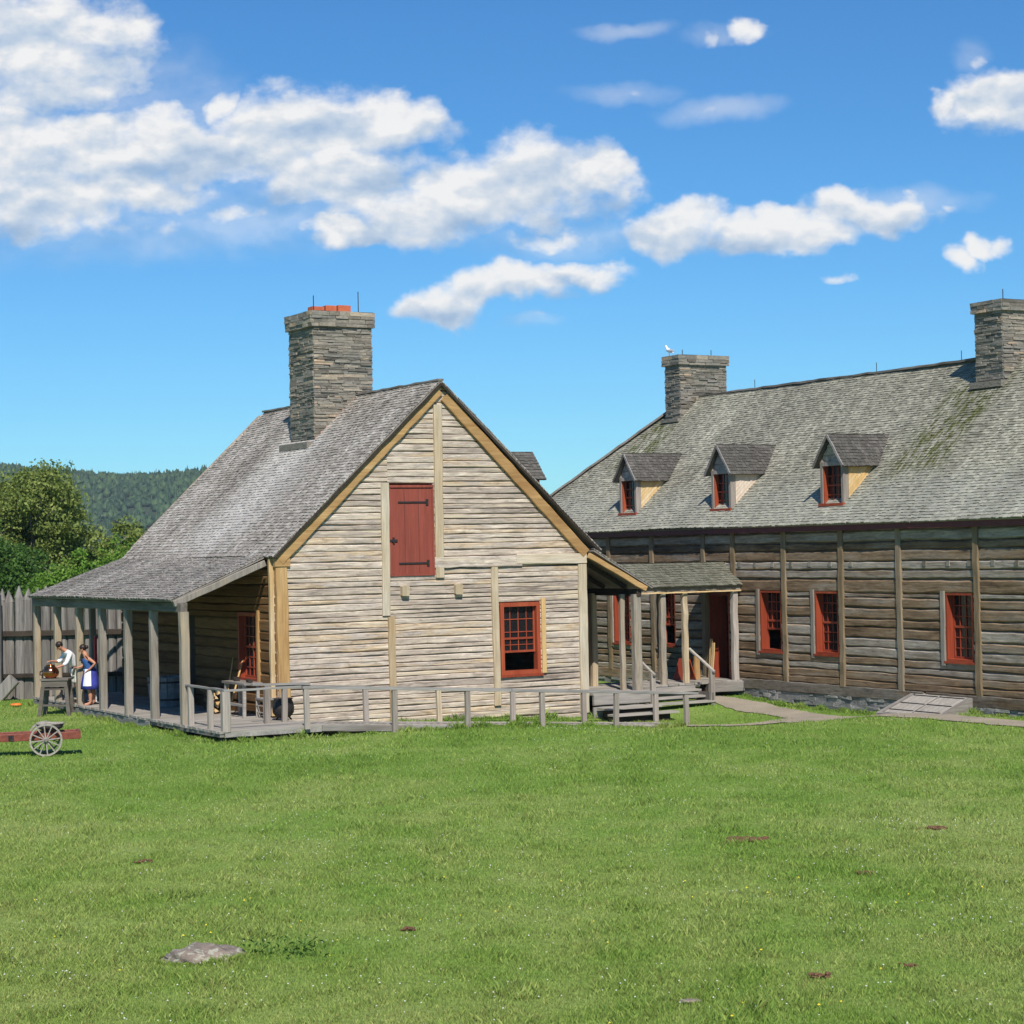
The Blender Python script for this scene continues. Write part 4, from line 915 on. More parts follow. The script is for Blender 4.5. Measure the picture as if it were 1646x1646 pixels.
# ================================================================== PEOPLE
skinm = plain('skin', (.50, .23, .14), .55, var=.05); hairm = plain('dark_hair', (.025, .014, .010), .5)
def skinned(name, V, E, mat, parent, sub=2, root=0):
    me = bpy.data.meshes.new(name); me.from_pydata([v[0] for v in V], E, [])
    ob = bpy.data.objects.new(name, me); col.objects.link(ob)
    sk = ob.modifiers.new('s', 'SKIN'); sk.use_smooth_shade = True
    if not me.skin_vertices: me.attributes  # layer is made by the modifier below
    import bmesh
    bm = bmesh.new(); bm.from_mesh(me); L = bm.verts.layers.skin.verify(); bm.verts.ensure_lookup_table()
    for i, v in enumerate(V):
        r = v[1]; bm.verts[i][L].radius = r if isinstance(r, tuple) else (r, r); bm.verts[i][L].use_root = (i == root)
    bm.to_mesh(me); bm.free()
    sb = ob.modifiers.new('b', 'SUBSURF'); sb.levels = sub; sb.render_levels = sub
    dg = bpy.context.evaluated_depsgraph_get(); m2 = bpy.data.meshes.new_from_object(ob.evaluated_get(dg)); ob.modifiers.clear()
    ob.data = m2; bpy.data.meshes.remove(me); m2.name = name; m2.materials.clear(); m2.materials.append(mat); m2.polygons.foreach_set('use_smooth', [True]*len(m2.polygons))
    ob.parent = parent; return ob
def chainv(V, E, start, pts):
    p = start
    for q in pts: V.append(q); E.append((p, len(V)-1)); p = len(V)-1
    return p
def hand(V, E, wr, d, side):
    """palm and five bent fingers beyond wrist index wr, direction d, thumb to one side"""
    w = Vector(V[wr][0]); d = Vector(d).normalized(); s = d.cross(Vector((0, 0, 1))).normalized()*side; dn = Vector((0, 0, -1))
    pm = w+d*.05; V.append((tuple(pm), (.030, .018))); E.append((wr, len(V)-1)); pi_ = len(V)-1
    for k, (o, l) in enumerate(((-.028, .055), (-.010, .070), (.008, .074), (.026, .066))):
        a = pm+d*.045+s*o; chainv(V, E, pi_, [(tuple(a), .009), (tuple(a+d*l*.5+dn*.008), .0085), (tuple(a+d*l*.85+dn*.03), .007)])
    a = w+d*.03-s*.035; chainv(V, E, wr, [(tuple(a), .011), (tuple(a+d*.035-s*.015+dn*.012), .009)])
def person(label, loc, rz, h, pose):
    rt = wthing('person', label, 'person', loc, rz)
    P = pose; S = lambda p: tuple(q*h/1.72 for q in p)
    V, E = [], []
    V.append((S(P['pelvis']), (.13, .10))); 
    ch_ = chainv(V, E, 0, [(S(P['waist']), (.115, .085)), (S(P['chest']), (.135, .10)), (S(P['neck']), .055)])
    nk = ch_; hd_ = chainv(V, E, nk, [(S(P['chin']), (.062, .062)), (S(P['brow']), (.082, .088)), (S(P['crown']), (.060, .068))])
    # nose, ears
    f = Vector(P['face']); br = Vector(S(P['chin'])).lerp(Vector(S(P['brow'])), .62)
    for sg in (1, -1):
        sh_ = P['sh'+('L' if sg > 0 else 'R')]; el = P['el'+('L' if sg > 0 else 'R')]; wr_ = P['wr'+('L' if sg > 0 else 'R')]
        i = chainv(V, E, 2, [(S(sh_), .050), (S(el), .038), (S(wr_), .026)]); hand(V, E, i, P['hd'+('L' if sg > 0 else 'R')], sg)
        k = 'L' if sg > 0 else 'R'
        chainv(V, E, 0, [(S(P['hip'+k]), .085), (S(P['kn'+k]), .056), (S(tuple(np.array(P['kn'+k])*.55+np.array(P['an'+k])*.45+np.array((-.02, 0, 0)))), .058), (S(P['an'+k]), .036), (S((P['an'+k][0]+.08, P['an'+k][1], .035)), (.038, .028)), (S((P['an'+k][0]+.17, P['an'+k][1]*1.1, .022)), (.036, .02))])
    body = skinned('body', V, E, skinm, rt)
    # nose, ears, eyes, mouth sit on the head
    m = MB(); side = Vector((0, 0, 1)).cross(f).normalized(); upv = f.cross(side).normalized()*-1
    if upv.z < 0: upv = -upv
    hc = Vector(S(P['brow'])); m.ellipsoid(tuple(hc-upv*.035+f*.088), (.018, .014, .026), 8, 6)
    for sg in (1, -1): m.ellipsoid(tuple(hc-upv*.03+side*sg*.082), (.014, .012, .028), 8, 6)
    m.build('nose_and_ears', skinm, rt, True)
    m = MB()
    for sg in (1, -1): m.ellipsoid(tuple(hc-upv*.008+side*sg*.031+f*.078), (.011, .012, .008), 8, 6)
    m.build('eyes', hairm, rt, True)
    m = MB(); m.ellipsoid(tuple(hc-upv*.088+f*.068), (.014, .024, .007), 8, 6); m.build('mouth', plain('lips', (.40, .11, .09), .5), rt, True)
    return rt, S, hc, f, side, upv
man, S, hc, f, side, upv = person('person in white shirt and light shorts leaning over the table with the copper pot', (-11.40, 51.75, .26), math.pi+.55, 1.66, dict(
    pelvis=(-.05, 0, .93), waist=(.06, 0, 1.10), chest=(.20, 0, 1.30), neck=(.33, 0, 1.44), chin=(.42, 0, 1.47), brow=(.46, 0, 1.54), crown=(.45, 0, 1.62), face=(.82, 0, -.57),
    shL=(.22, .19, 1.33), shR=(.22, -.19, 1.33), elL=(.36, .25, 1.06), elR=(.38, -.24, 1.10), wrL=(.58, .17, .98), wrR=(.60, -.14, 1.14), hdL=(.9, -.2, -.1), hdR=(.95, .1, 0),
    hipL=(-.04, .10, .86), hipR=(-.04, -.10, .86), knL=(.02, .12, .48), knR=(-.03, -.12, .48), anL=(-.05, .12, .08), anR=(-.10, -.13, .08)))
V = [(S((-.02, 0, .95)), (.155, .125)), (S((.06, 0, 1.10)), (.145, .125)), (S((.20, 0, 1.31)), (.165, .125)), (S((.29, 0, 1.40)), .085)]
E = [(0, 1), (1, 2), (2, 3)]
chainv(V, E, 2, [(S((.22, .19, 1.33)), .072), (S((.36, .25, 1.07)), .058), (S((.45, .22, 1.03)), .05)]); chainv(V, E, 2, [(S((.22, -.19, 1.33)), .072), (S((.38, -.24, 1.11)), .058), (S((.47, -.20, 1.12)), .05)])
skinned('shirt', V, E, M['white'], man)
V = [(S((-.05, 0, .92)), (.165, .135))]; E = []
for sg in (1, -1): chainv(V, E, 0, [(S((-.04, sg*.09, .85)), .112), (S((0, sg*.115, .60)), .105), (S((0, sg*.12, .50)), .10)])
skinned('shorts', V, E, plain('light_shorts', (.62, .60, .52), .8), man)
m = MB(); m.lathe([(.150, -.025), (.158, 0), (.150, .03)], S((-.03, 0, .96)), 20, sx=.9, sy=1.12); m.build('belt', M['dark'], man, True)
m = MB(); m.ellipsoid(tuple(hc+upv*.03-f*.022), (.096, .094, .088), 16, 10); m.build('hair', hairm, man, True)
for sg in (1, -1):
    pass
m = MB()
for y_, x_ in ((.12, -.05), (-.13, -.10)): m.ellipsoid(S((x_+.06, y_, .035)), (.13, .05, .045), 12, 7)
m.build('shoes', M['dark'], man, True)

wx = W(-2.40, 7.15, .26)
wom, S, hc, f, side, upv = person('barefoot person in blue dress and white apron, one hand on the hip', tuple(wx), math.pi+.12, 1.56, dict(
    pelvis=(0, 0, .92), waist=(.03, 0, 1.10), chest=(.09, 0, 1.30), neck=(.14, 0, 1.46), chin=(.19, 0, 1.51), brow=(.215, 0, 1.59), crown=(.20, 0, 1.68), face=(.95, 0, -.3),
    shL=(.09, .165, 1.36), shR=(.09, -.165, 1.36), elL=(-.17, .27, 1.18), elR=(.16, -.22, 1.12), wrL=(.02, .20, 1.0), wrR=(.32, -.14, 1.06), hdL=(.7, -.4, -.5), hdR=(.9, .2, 0),
    hipL=(0, .09, .86), hipR=(0, -.09, .86), knL=(.03, .09, .48), knR=(-.04, -.09, .48), anL=(.0, .09, .08), anR=(-.08, -.10, .08)))
blue = plain('blue_dress', (.03, .10, .30), .8, var=.1); teal = plain('pale_blue_bodice', (.16, .38, .62), .8)
V = [(S((0, 0, .96)), (.165, .135)), (S((.03, 0, 1.10)), (.150, .125)), (S((.09, 0, 1.28)), (.175, .140)), (S((.10, 0, 1.35)), (.135, .115))]; skinned('bodice', V, [(0, 1), (1, 2), (2, 3)], blue, wom)
m = MB(); hb = S((0, 0, 1))[2]
prof = [(.15, 1.04), (.185, .92), (.215, .75), (.245, .60), (.25, .46), (.235, .455)]
m.lathe([(r, z*hb) for r, z in prof], (0, 0, 0), 26, sx=.95, sy=.95)
m.v = [(x*(1+.05*math.sin(6*math.atan2(y, x))*(z < .8)), y*(1+.05*math.sin(6*math.atan2(y, x))*(z < .8)), z) for x, y, z in m.v]; m.build('skirt', plain('deep_blue_skirt', (.035, .045, .30), .8), wom, True)
m = MB()
def patch(a0, a1, z0, z1, rad, n=8):
    for i in range(n):
        for j in range(4):
            q = []
            for (u_, w_) in ((i, j), (i+1, j), (i+1, j+1), (i, j+1)):
                a = a0+(a1-a0)*u_/n; z = z0+(z1-z0)*w_/4; r = rad(z)*1.03; r *= 1+.05*math.sin(6*a)*(z < .8); q.append((r*math.cos(a)*.95, r*math.sin(a)*.95, z*hb))
            m.quad(q)
rad = lambda z: np.interp(z, [.455, .6, .75, .92, 1.04], [.255, .25, .222, .192, .158])
patch(.75, 1.75, .55, 1.02, rad); m.build('apron', M['white'], wom, True)
m = MB(); patch(-.6, .75, .98, 1.02, lambda z: rad(z)*1.02); m.build('sash', teal, wom, True)
m = MB(); m.ellipsoid(tuple(hc+upv*.02-f*.03), (.092, .095, .090), 16, 10); m.ellipsoid(tuple(hc-f*.12+upv*.0), (.045, .045, .05), 10, 7); m.build('hair', hairm, wom, True)

# ================================================================== HANDCART
CT = wthing('handcart', 'red two-wheeled handcart with pale spoked wheels standing on the lawn at left', 'cart', (-9.68, 40.95, float(G(-9.68, 40.95))), math.radians(15))
for y in (-.30, .30):
    m = MB(); m.beam((-1.75, y, .445), (.76, y, .445), .07, .17, j=.004); m.build('side_rail', M['cartred'], CT)
m = MB(); m.box(.70, .78, -.335, .335, .37, .535); m.build('end_board', M['cartred'], CT)
m = MB()
for i in range(6): m.box(-1.3, .70, -.26+i*.088, -.178+i*.088, .38, .40)
m.build('bed_boards', M['grey_x'], CT)
m = MB(); m.tube([(0, -.52, .36), (0, .52, .36)], .03, 8); m.build('axle', M['iron'], CT)
m = MB(); m.tube([(-.78, -.36, .50), (-.78, -.36, .40), (-.72, -.36, .38)], .03, 8); m.box(-.82, -.70, -.352, -.336, .40, .50); m.build('iron_bracket', M['iron'], CT)
def wheel(y):
    R_ = .365; m = MB(); ns = 40
    for i in range(ns):
        a0, a1 = 2*math.pi*i/ns, 2*math.pi*(i+1)/ns; ring = []
        for a in (a0, a1): ring.append([(r*math.cos(a), y+d, .375+r*math.sin(a)) for r, d in ((R_-.04, -.022), (R_, -.022), (R_, .022), (R_-.04, .022))])
        for k in range(4): m.quad((ring[0][k], ring[1][k], ring[1][(k+1) % 4], ring[0][(k+1) % 4]))
    w = m.build('wheel', M['wheel'], CT)
    for i in range(12):
        a = 2*math.pi*i/12+.1; s = MB(); s.beam((.05*math.cos(a), y, .375+.05*math.sin(a)), ((R_-.03)*math.cos(a), y, .375+(R_-.03)*math.sin(a)), .026, .026, up=(0, 1, 0), j=0, seg=1); s.build('spoke', M['wheel'], w)
    s = MB(); s.tube([(0, y-.07, .375), (0, y-.05, .375), (0, y+.05, .375)], [.035, .055, .055], 12); s.build('hub', plain('hub_wood', (.22, .20, .17)), w)
wheel(-.47); wheel(.47)
BS = wthing('wooden_basin', 'shallow dark basin with pale rim lying on the red handcart', 'basin', (-9.58, 40.98, .545+float(G(-9.6, 41))), math.radians(15))
m = MB(); m.lathe([(.02, .0), (.18, .01), (.27, .06), (.31, .15), (.30, .155), (.26, .08), (.16, .03), (.0, .025)], n=28, sx=1.0, sy=.72); m.build('bowl', plain('dark_basin', (.055, .045, .04), .7), BS, True)
m = MB(); m.lathe([(.305, .145), (.325, .15), (.325, .175), (.30, .178), (.295, .15)], n=28, sx=1.0, sy=.72); m.build('rim', M['wheel'], BS, True)

CT.scale = (.9, .9, .9); BS.scale = (.9, .9, .9); BS.location.z -= .05
# ================================================================== WORK TABLE and POT
TABW = wood('table_wood', [(0, (.10, .085, .07)), (1, (.20, .18, .155))], 'x', contrast=.4)
WT = wthing('work_table', 'weathered wooden work table on splayed legs in front of the left porch', 'table', (-11.72, 50.9, float(G(-11.7, 50.9))))
m = MB()
for i in range(4): m.box(-.36, .36, -.29+i*.147, -.29+i*.147+.14, .90, .945)
m.build('table_top', TABW, WT)
m = MB(); m.box(-.33, .33, -.265, -.235, .74, .898); m.box(-.33, .33, .235, .265, .74, .898); m.box(-.33, -.30, -.235, .235, .74, .898); m.box(.30, .33, -.235, .235, .74, .898); m.build('apron_board', TABW, WT)
m = MB(); m.box(-.30, .30, -.27, .27, .66, .70); m.build('shelf', TABW, WT)
for sx_ in (-1, 1):
    for sy_ in (-1, 1): m = MB(); m.beam((sx_*.38, sy_*.30, -.05), (sx_*.29, sy_*.22, .74), .10, .09, up=(0, 1, 0)); m.build('leg', TABW, WT)
m = MB(); m.beam((-.3, -.28, .27), (.34, -.28, .27), .04, .05); m.build('stretcher', TABW, WT)
PT = wthing('copper_pot', 'round shiny copper pot with dark side lying on the work table', 'pot', (-11.84, 50.82, .945+float(G(-11.7, 50.9))))
m = MB(); m.lathe([(.02, 0), (.12, .01), (.195, .09), (.21, .16), (.18, .25), (.12, .30), (.10, .33), (.12, .345)], n=28); m.build('belly', M['copper'], PT, True)
m = MB(); m.tube([(-.11, 0, .33), (-.16, 0, .28), (-.22, 0, .17)], .014, 8); m.tube([(-.20, 0, .20), (-.27, 0, .18), (-.28, 0, .10), (-.20, 0, .08)], .018, 8); m.build('handle', M['iron'], PT, True)
# seagull
p = W(17.2, 9.5, 9.955); SG = wthing('seagull', 'white gull standing on the far corner of the left hall chimney', 'bird', tuple(p), math.pi-.5)
wh = plain('gull_white', (.85, .85, .85), .7, var=.03)
V = [((0, 0, .19), (.055, .06)), ((.05, 0, .235), (.055, .055)), ((.085, 0, .30), .032), ((.10, 0, .345), .036), ((.12, 0, .35), .022), ((-.07, 0, .15), (.040, .04)), ((-.16, 0, .10), (.022, .012))]
skinned('body', V, [(0, 1), (1, 2), (2, 3), (3, 4), (0, 5), (5, 6)], wh, SG)
m = MB(); m.ellipsoid((-.05, .055, .18), (.12, .014, .045), 12, 7); m.ellipsoid((-.05, -.055, .18), (.12, .014, .045), 12, 7); m.build('wings', plain('gull_grey', (.35, .37, .40)), SG, True)
m = MB(); m.tube([(.13, 0, .348), (.185, 0, .335)], [.011, .003], 6); m.build('beak', plain('gull_beak', (.7, .45, .05)), SG)
m = MB(); m.tube([(0, .025, .15), (0, .025, .01), (.04, .025, .006)], .006, 6); m.tube([(0, -.025, .15), (0, -.025, .01), (.04, -.025, .006)], .006, 6); m.build('legs', plain('gull_leg', (.6, .4, .25)), SG)

# ================================================================== PORCH CLUTTER
TB = thing('wooden_tub', 'big grey staved tub in the shade of the left porch', 'tub', (-1.0, 5.35, .26))
m = MB()
for i in range(18):
    a = 2*math.pi*i/18; m.beam((-1.0+.42*math.cos(a), 5.35+.42*math.sin(a), .27), (-1.0+.48*math.cos(a), 5.35+.48*math.sin(a), 1.0), .15, .03, up=(math.cos(a), math.sin(a), 0), seg=.8)
m.build('staves', plain('tub_wood', (.20, .21, .22), .8, var=.2), TB)
m = MB()
for z, r in ((.42, .455), (.85, .49)): m.lathe([(r, z), (r+.012, z), (r+.012, z+.05), (r, z+.05)], (-1.0, 5.35, 0), 24)
m.build('hoops', M['iron'], TB)
def splitlog(i, a, b, z, l, mat, label, grp, ax=(0.25, 1, 0)):
    m = MB(); d = Vector(ax).normalized(); n0 = Vector((a, b, z)); r = random.uniform(.05, .075); t = random.random()*6.28
    pr = [(math.cos(t+k)*r*q, math.sin(t+k)*r*q) for k, q in ((0, 1), (.7, 1.05), (1.4, 1), (3.6, .55))]
    s = d.cross(Vector((0, 0, 1))).normalized(); u_ = Vector((0, 0, 1)); e = [[tuple(n0+d*x+s*p_+u_*(q_+.06)) for p_, q_ in pr] for x in (-l/2, l/2)]; rn = rr()
    for k in range(4): m.quad((e[0][k], e[0][(k+1) % 4], e[1][(k+1) % 4], e[1][k]), rn)
    m.quad(e[0], rn); m.quad(e[1], rn)
    o = thing('firewood_log', label, 'firewood', (a, b, z), grp); m.build('split_piece', mat, o)
k = 0
for row in range(5):
    for c_ in range(3-(row > 3)):
        splitlog(k, -1.0+c_*.14+random.uniform(-.02, .02), 2.35+random.uniform(-.05, .05), .27+row*.10, .5, M['cheek'], 'pale freshly split firewood stick stacked on the porch near the leaning poles', 'pale split firewood on the porch'); k += 1
for row in range(6):
    for c_ in range(3):
        splitlog(k, -.75+c_*.15+random.uniform(-.02, .02), 3.35+random.uniform(-.08, .08), .27+row*.10, .6, M['side'], 'dark bark-covered firewood stick stacked against the shaded porch wall', 'dark firewood on the porch'); k += 1
for (nm, lb, p0, p1, r, hd_) in (('broom', 'thin broom handle leaning on the porch wall, left of the shorter pole', (-.75, 2.15, .27), (-.08, 2.95, 2.05), .016, 'head'), ('wooden_rake', 'pale rake pole leaning on the porch wall next to the red window', (-.8, 1.75, .27), (-.10, 2.35, 1.75), .022, 'teeth')):
    o = thing(nm, lb, 'tool', p0); m = MB(); m.tube([p0, p1], r, 8); m.build('handle', M['cheek'], o)
    m = MB(); m.beam((p0[0]-.03, p0[1]-.15, p0[2]+.04), (p0[0]-.03, p0[1]+.15, p0[2]+.04), .06, .10); m.build(hd_, M['side'], o)
BT = thing('trestle_bench', 'rough grey trestle bench with scraps on top behind the deck railing', 'bench', (-.75, .95, .26))
m = MB(); m.box(-1.0, -.55, .25, 1.65, 1.02, 1.07); m.build('bench_top', M['grey_y'], BT)
for a in (-.95, -.6):
    for b in (.4, 1.5): m = MB(); m.beam((a, b, .26), (a*.96-.03, b, 1.02), .07, .07, up=(0, 1, 0)); m.build('leg', M['rail'], BT)
m = MB(); m.beam((-.96, .4, .55), (-.96, 1.5, .55), .04, .06); m.build('stretcher', M['grey_y'], BT)
for (nm, lb, b, s) in (('iron_block', 'dark iron block on the trestle bench, nearest its far end', 1.35, .10), ('wood_offcut', 'dark wood offcut on the near end of the trestle bench', .55, .08)):
    o = thing(nm, lb, 'scrap', (-.75, b, 1.07)); m = MB(); m.beam((-.80, b-.2, 1.072+s*.35), (-.72, b+.15, 1.072+s*.45), s*1.3, s*.7, j=.01, seg=.08); m.build('block', M['darkwood'], o)
LC = thing('ladderback_chair', 'grey ladderback chair standing in front of the wall behind the bench', 'chair', (-.45, .15, .26))
for (a, b, h_) in ((-.25, -.05, 1.15), (-.25, .38, 1.15), (-.65, -.05, .72), (-.65, .38, .72)):
    m = MB(); m.tube([(a, b, .26), (a, b, h_)], .02, 8); m.build('leg', M['rail'], LC)
for z in (.85, .97, 1.09): m = MB(); m.beam((-.25, -.03, z), (-.25, .36, z), .02, .05); m.build('slat', M['rail'], LC)
m = MB(); m.box(-.67, -.23, -.07, .40, .68, .72); m.build('seat', M['grey_y'], LC)
for z in (.40, .54): m = MB(); m.beam((-.65, -.03, z), (-.65, .36, z), .02, .02); m.beam((-.25, -.03, z), (-.25, .36, z), .02, .02); m.build('stretcher', M['rail'], LC)
CD = thing('iron_cauldron', 'black round cauldron on the deck at the front corner of the gable', 'cauldron', (-.42, -.62, .26))
m = MB(); m.lathe([(.04, .05), (.16, .07), (.24, .17), (.25, .29), (.22, .42), (.20, .46), (.23, .49), (.21, .48), (.18, .42)], (-.42, -.62, .26), 24); m.build('pot_body', M['iron'], CD, True)
for q in range(3): m = MB(); a = q*2.09; m.tube([(-.42+.12*math.cos(a), -.62+.12*math.sin(a), .35), (-.42+.2*math.cos(a), -.62+.2*math.sin(a), .26)], .02, 6); m.build('foot', M['iron'], CD)
RPp = thing('signal_pole', 'narrow pole with red top and white lower part behind the person in blue', 'pole', (-1.9, 8.25, .26))
m = MB(); m.tube([(-1.9, 8.25, .26), (-1.9, 8.25, 1.25)], .022, 8); m.build('lower_shaft', M['white'], RPp)
m = MB(); m.box(-1.93, -1.87, 8.2, 8.3, 1.25, 1.95); m.build('red_top', plain('signal_red', (.45, .02, .04), .6), RPp)
AC = thing('wooden_chair', 'low grey wooden chair with rounded back at the far end of the porch', 'chair', (-2.0, 11.2, .26))
m = MB(); m.box(-2.35, -1.85, 10.9, 11.35, .55, .60); m.build('seat', M['grey_y'], AC)
for (a) in (-2.3, -1.9):
    for b in (10.95, 11.3): m = MB(); m.box(a-.03, a+.03, b-.03, b+.03, .26, .55); m.build('leg', M['grey_z'], AC)
m = MB()
for i in range(5): a = -2.32+i*.11; m.beam((a, 11.33, .58), (a, 11.43, 1.0+.08*math.sin(math.pi*(i+.5)/5)), .10, .025, up=(0, 1, 0)); 
m.build('backrest', M['grey_z'], AC)
FD = wthing('orange_disc', 'small orange disc lying on the grass below the pale gate log', 'disc', (-13.55, 54.05, float(G(-13.55, 54.05))+.05))
m = MB(); m.lathe([(0, .05), (.10, .05), (.15, .03), (.16, 0), (.14, .0)], n=24); m.build('disc_shell', plain('orange_plastic', (.8, .2, .03), .5), FD, True)
# props near the hall door
LP = thing('leaning_planks', 'bright yellowish planks standing by the open hall door', 'planks', (13.3, 2.3, .38))
for i, (b, h_) in enumerate(((2.55, .95), (2.68, 1.05))): m = MB(); m.beam((13.42+.03*i, b-.30, .39), (13.50+.03*i, b-.30, .39+h_), .12, .03, up=(1, 0, 0)); m.build('plank', M['cheek'], LP)
SB = thing('red_sandwich_board', 'low red slanting board standing on the walkway deck', 'board', (12.5, 2.2, .38))
for s in (-1, 1): m = MB(); m.beam((12.5+s*.20, 2.2, .38), (12.5, 2.2, .95), .5, .03, up=(1, 0, 0)); m.build('panel', M['redf'], SB)
SP = thing('round_stump', 'pale upright log stump on the walkway deck between red board and planks', 'stump', (12.9, 2.2, .38))
m = MB(); m.tube([(12.9, 2.2, .38), (12.89, 2.2, .7), (12.9, 2.2, 1.0)], [.1, .095, .085], 12); m.build('trunk', M['gold_z'], SP)


# ================================================================== SKY, SUN, CAMERA
wd = bpy.data.worlds.new('World'); sc.world = wd; wd.use_nodes = True; nt = wd.node_tree
out = nt.nodes['World Output']; bg = nt.nodes['Background']
SUNL = Vector((-.419, 2.754, -3.0)).normalized()     # direction the light travels
elev = math.asin(-SUNL.z); azi = math.atan2(-SUNL.x, -SUNL.y)
sky = nt.nodes.new('ShaderNodeTexSky'); sky.sky_type = 'NISHITA'; sky.sun_disc = False; sky.sun_elevation = elev; sky.sun_rotation = azi; sky.air_density = 1.0; sky.dust_density = .0; sky.ozone_density = 3.0; sky.altitude = 200
hs = nt.nodes.new('ShaderNodeHueSaturation'); hs.inputs['Saturation'].default_value = 1.1; hs.inputs['Value'].default_value = 1.0
nt.links.new(sky.outputs[0], hs.inputs['Color']); nt.links.new(mix(nt, 1.0, hs.outputs[0], (.325, .64, .86), 'MULTIPLY'), bg.inputs[0]); bg.inputs[1].default_value = .12
CL = [(-0.2377, 0.2571, 0.0625, 0.0328, 1), (-0.1984, 0.2626, 0.0281, 0.0187, 0.8), (-0.2512, 0.2038, 0.0437, 0.0281, 1), (-0.2178, 0.2299, 0.025, 0.01, 0.6), (-0.2359, 0.1814, 0.0656, 0.0266, 0.9), (-0.1602, 0.205, 0.0469, 0.0219, 1), (-0.1068, 0.2086, 0.0594, 0.0266, 1), (-0.0596, 0.2139, 0.0391, 0.015, 1), (-0.1409, 0.2283, 0.0125, 0.0109, 0.8), (-0.1797, 0.1661, 0.0344, 0.0125, 0.45), (-0.1326, 0.1683, 0.0312, 0.0109, 0.4), (0.0119, 0.1841, 0.0563, 0.0234, 1), (-0.0353, 0.1725, 0.0594, 0.0194, 1), (0.0465, 0.1865, 0.0266, 0.0141, 1), (-0.0794, 0.1618, 0.0266, 0.0088, 0.9), (0.0207, 0.1556, 0.0281, 0.0088, 0.6), (0.0851, 0.1606, 0.0328, 0.0141, 1), (0.1368, 0.1579, 0.0531, 0.0125, 1), (0.184, 0.1663, 0.0359, 0.0125, 1), (-0.03, 0.1253, 0.025, 0.0119, 1), (0.0015, 0.1331, 0.0375, 0.0112, 1), (0.036, 0.138, 0.0312, 0.0088, 0.9), (0.2543, 0.2199, 0.0375, 0.0187, 1), (0.2261, 0.2221, 0.0156, 0.0088, 0.8), (0.2386, 0.2423, 0.0094, 0.0088, 0.35), (0.24, 0.1494, 0.0125, 0.0094, 0.8), (0.2288, 0.1403, 0.0125, 0.01, 0.8), (0.1674, 0.1302, 0.0106, 0.005, 0.4), (0.1272, 0.2614, 0.0131, 0.0094, 0.6), (0.1077, 0.2577, 0.0081, 0.0081, 0.2), (0.0606, 0.2603, 0.0187, 0.0044, 0.25), (0.0631, 0.2287, 0.0281, 0.0063, 0.22), (0.1052, 0.219, 0.0281, 0.0075, 0.25), (0.0136, 0.1143, 0.0156, 0.0044, 0.2), (0.2217, 0.1703, 0.0156, 0.005, 0.3),
      (-.205, .205, .05, .022, .95), (-.19, .185, .05, .02, .9), (-.225, .235, .05, .02, .85), (-.085, .19, .05, .02, 1), (.42, .22, .09, .03, 1), (-.42, .2, .1, .03, 1), (.36, .14, .05, .012, .8), (-.36, .27, .06, .02, .8)]
def vm(op, a, b=None):
    n = nt.nodes.new('ShaderNodeVectorMath'); n.operation = op
    for i, q in enumerate((a, b)):
        if q is None: continue
        if isinstance(q, tuple): n.inputs[i].default_value = q
        else: nt.links.new(q, n.inputs[i])
    return n
tc = nt.nodes.new('ShaderNodeTexCoord'); sx = nt.nodes.new('ShaderNodeSeparateXYZ'); nt.links.new(tc.outputs['Generated'], sx.inputs[0])
ysafe = math_(nt, 'MAXIMUM', sx.outputs[1], .05); px = math_(nt, 'DIVIDE', sx.outputs[0], ysafe); pz = math_(nt, 'DIVIDE', sx.outputs[2], ysafe)
cb = nt.nodes.new('ShaderNodeCombineXYZ'); nt.links.new(px, cb.inputs[0]); nt.links.new(pz, cb.inputs[1]); P0 = cb.outputs[0]
# warp the ellipses by noise so outlines billow
wn = N(nt, 'ShaderNodeTexNoise', Scale=30.0, Detail=8.0, Roughness=.52); nt.links.new(P0, wn.inputs['Vector'])
wv = vm('MULTIPLY', vm('SUBTRACT', wn.outputs['Color'], (.5, .5, .5)).outputs[0], (.042, .034, 0)).outputs[0]
def field(P, lst):
    acc = None
    for (cx, cy, rx, ry, s) in lst:
        d = vm('MULTIPLY', vm('SUBTRACT', P, (cx, cy, 0)).outputs[0], (1/rx, 1/ry, 0)); q = vm('DOT_PRODUCT', d.outputs[0], d.outputs[0]).outputs['Value']
        val = math_(nt, 'MULTIPLY_ADD', q, -.8, s*.95-.05)
        acc = val if acc is None else math_(nt, 'MAXIMUM', acc, val)
    return acc
PW = vm('ADD', P0, wv).outputs[0]
f1 = field(PW, CL)
def fb(P, scale, det=8.0, rough=.58):
    n = N(nt, 'ShaderNodeTexNoise', Scale=scale, Detail=det, Roughness=rough); nt.links.new(P, n.inputs['Vector']); return n.outputs[0]
st = vm('MULTIPLY', P0, (1, 1.5, 1)).outputs[0]
n1 = fb(st, 48, 9.0, .54); dens = math_(nt, 'ADD', f1, math_(nt, 'MULTIPLY', math_(nt, 'SUBTRACT', n1, .52), 1.45))
al = N(nt, 'ShaderNodeMapRange', **{'From-Min': -.14, 'From-Max': .68}); al.interpolation_type = 'SMOOTHSTEP'; nt.links.new(dens, al.inputs[0])
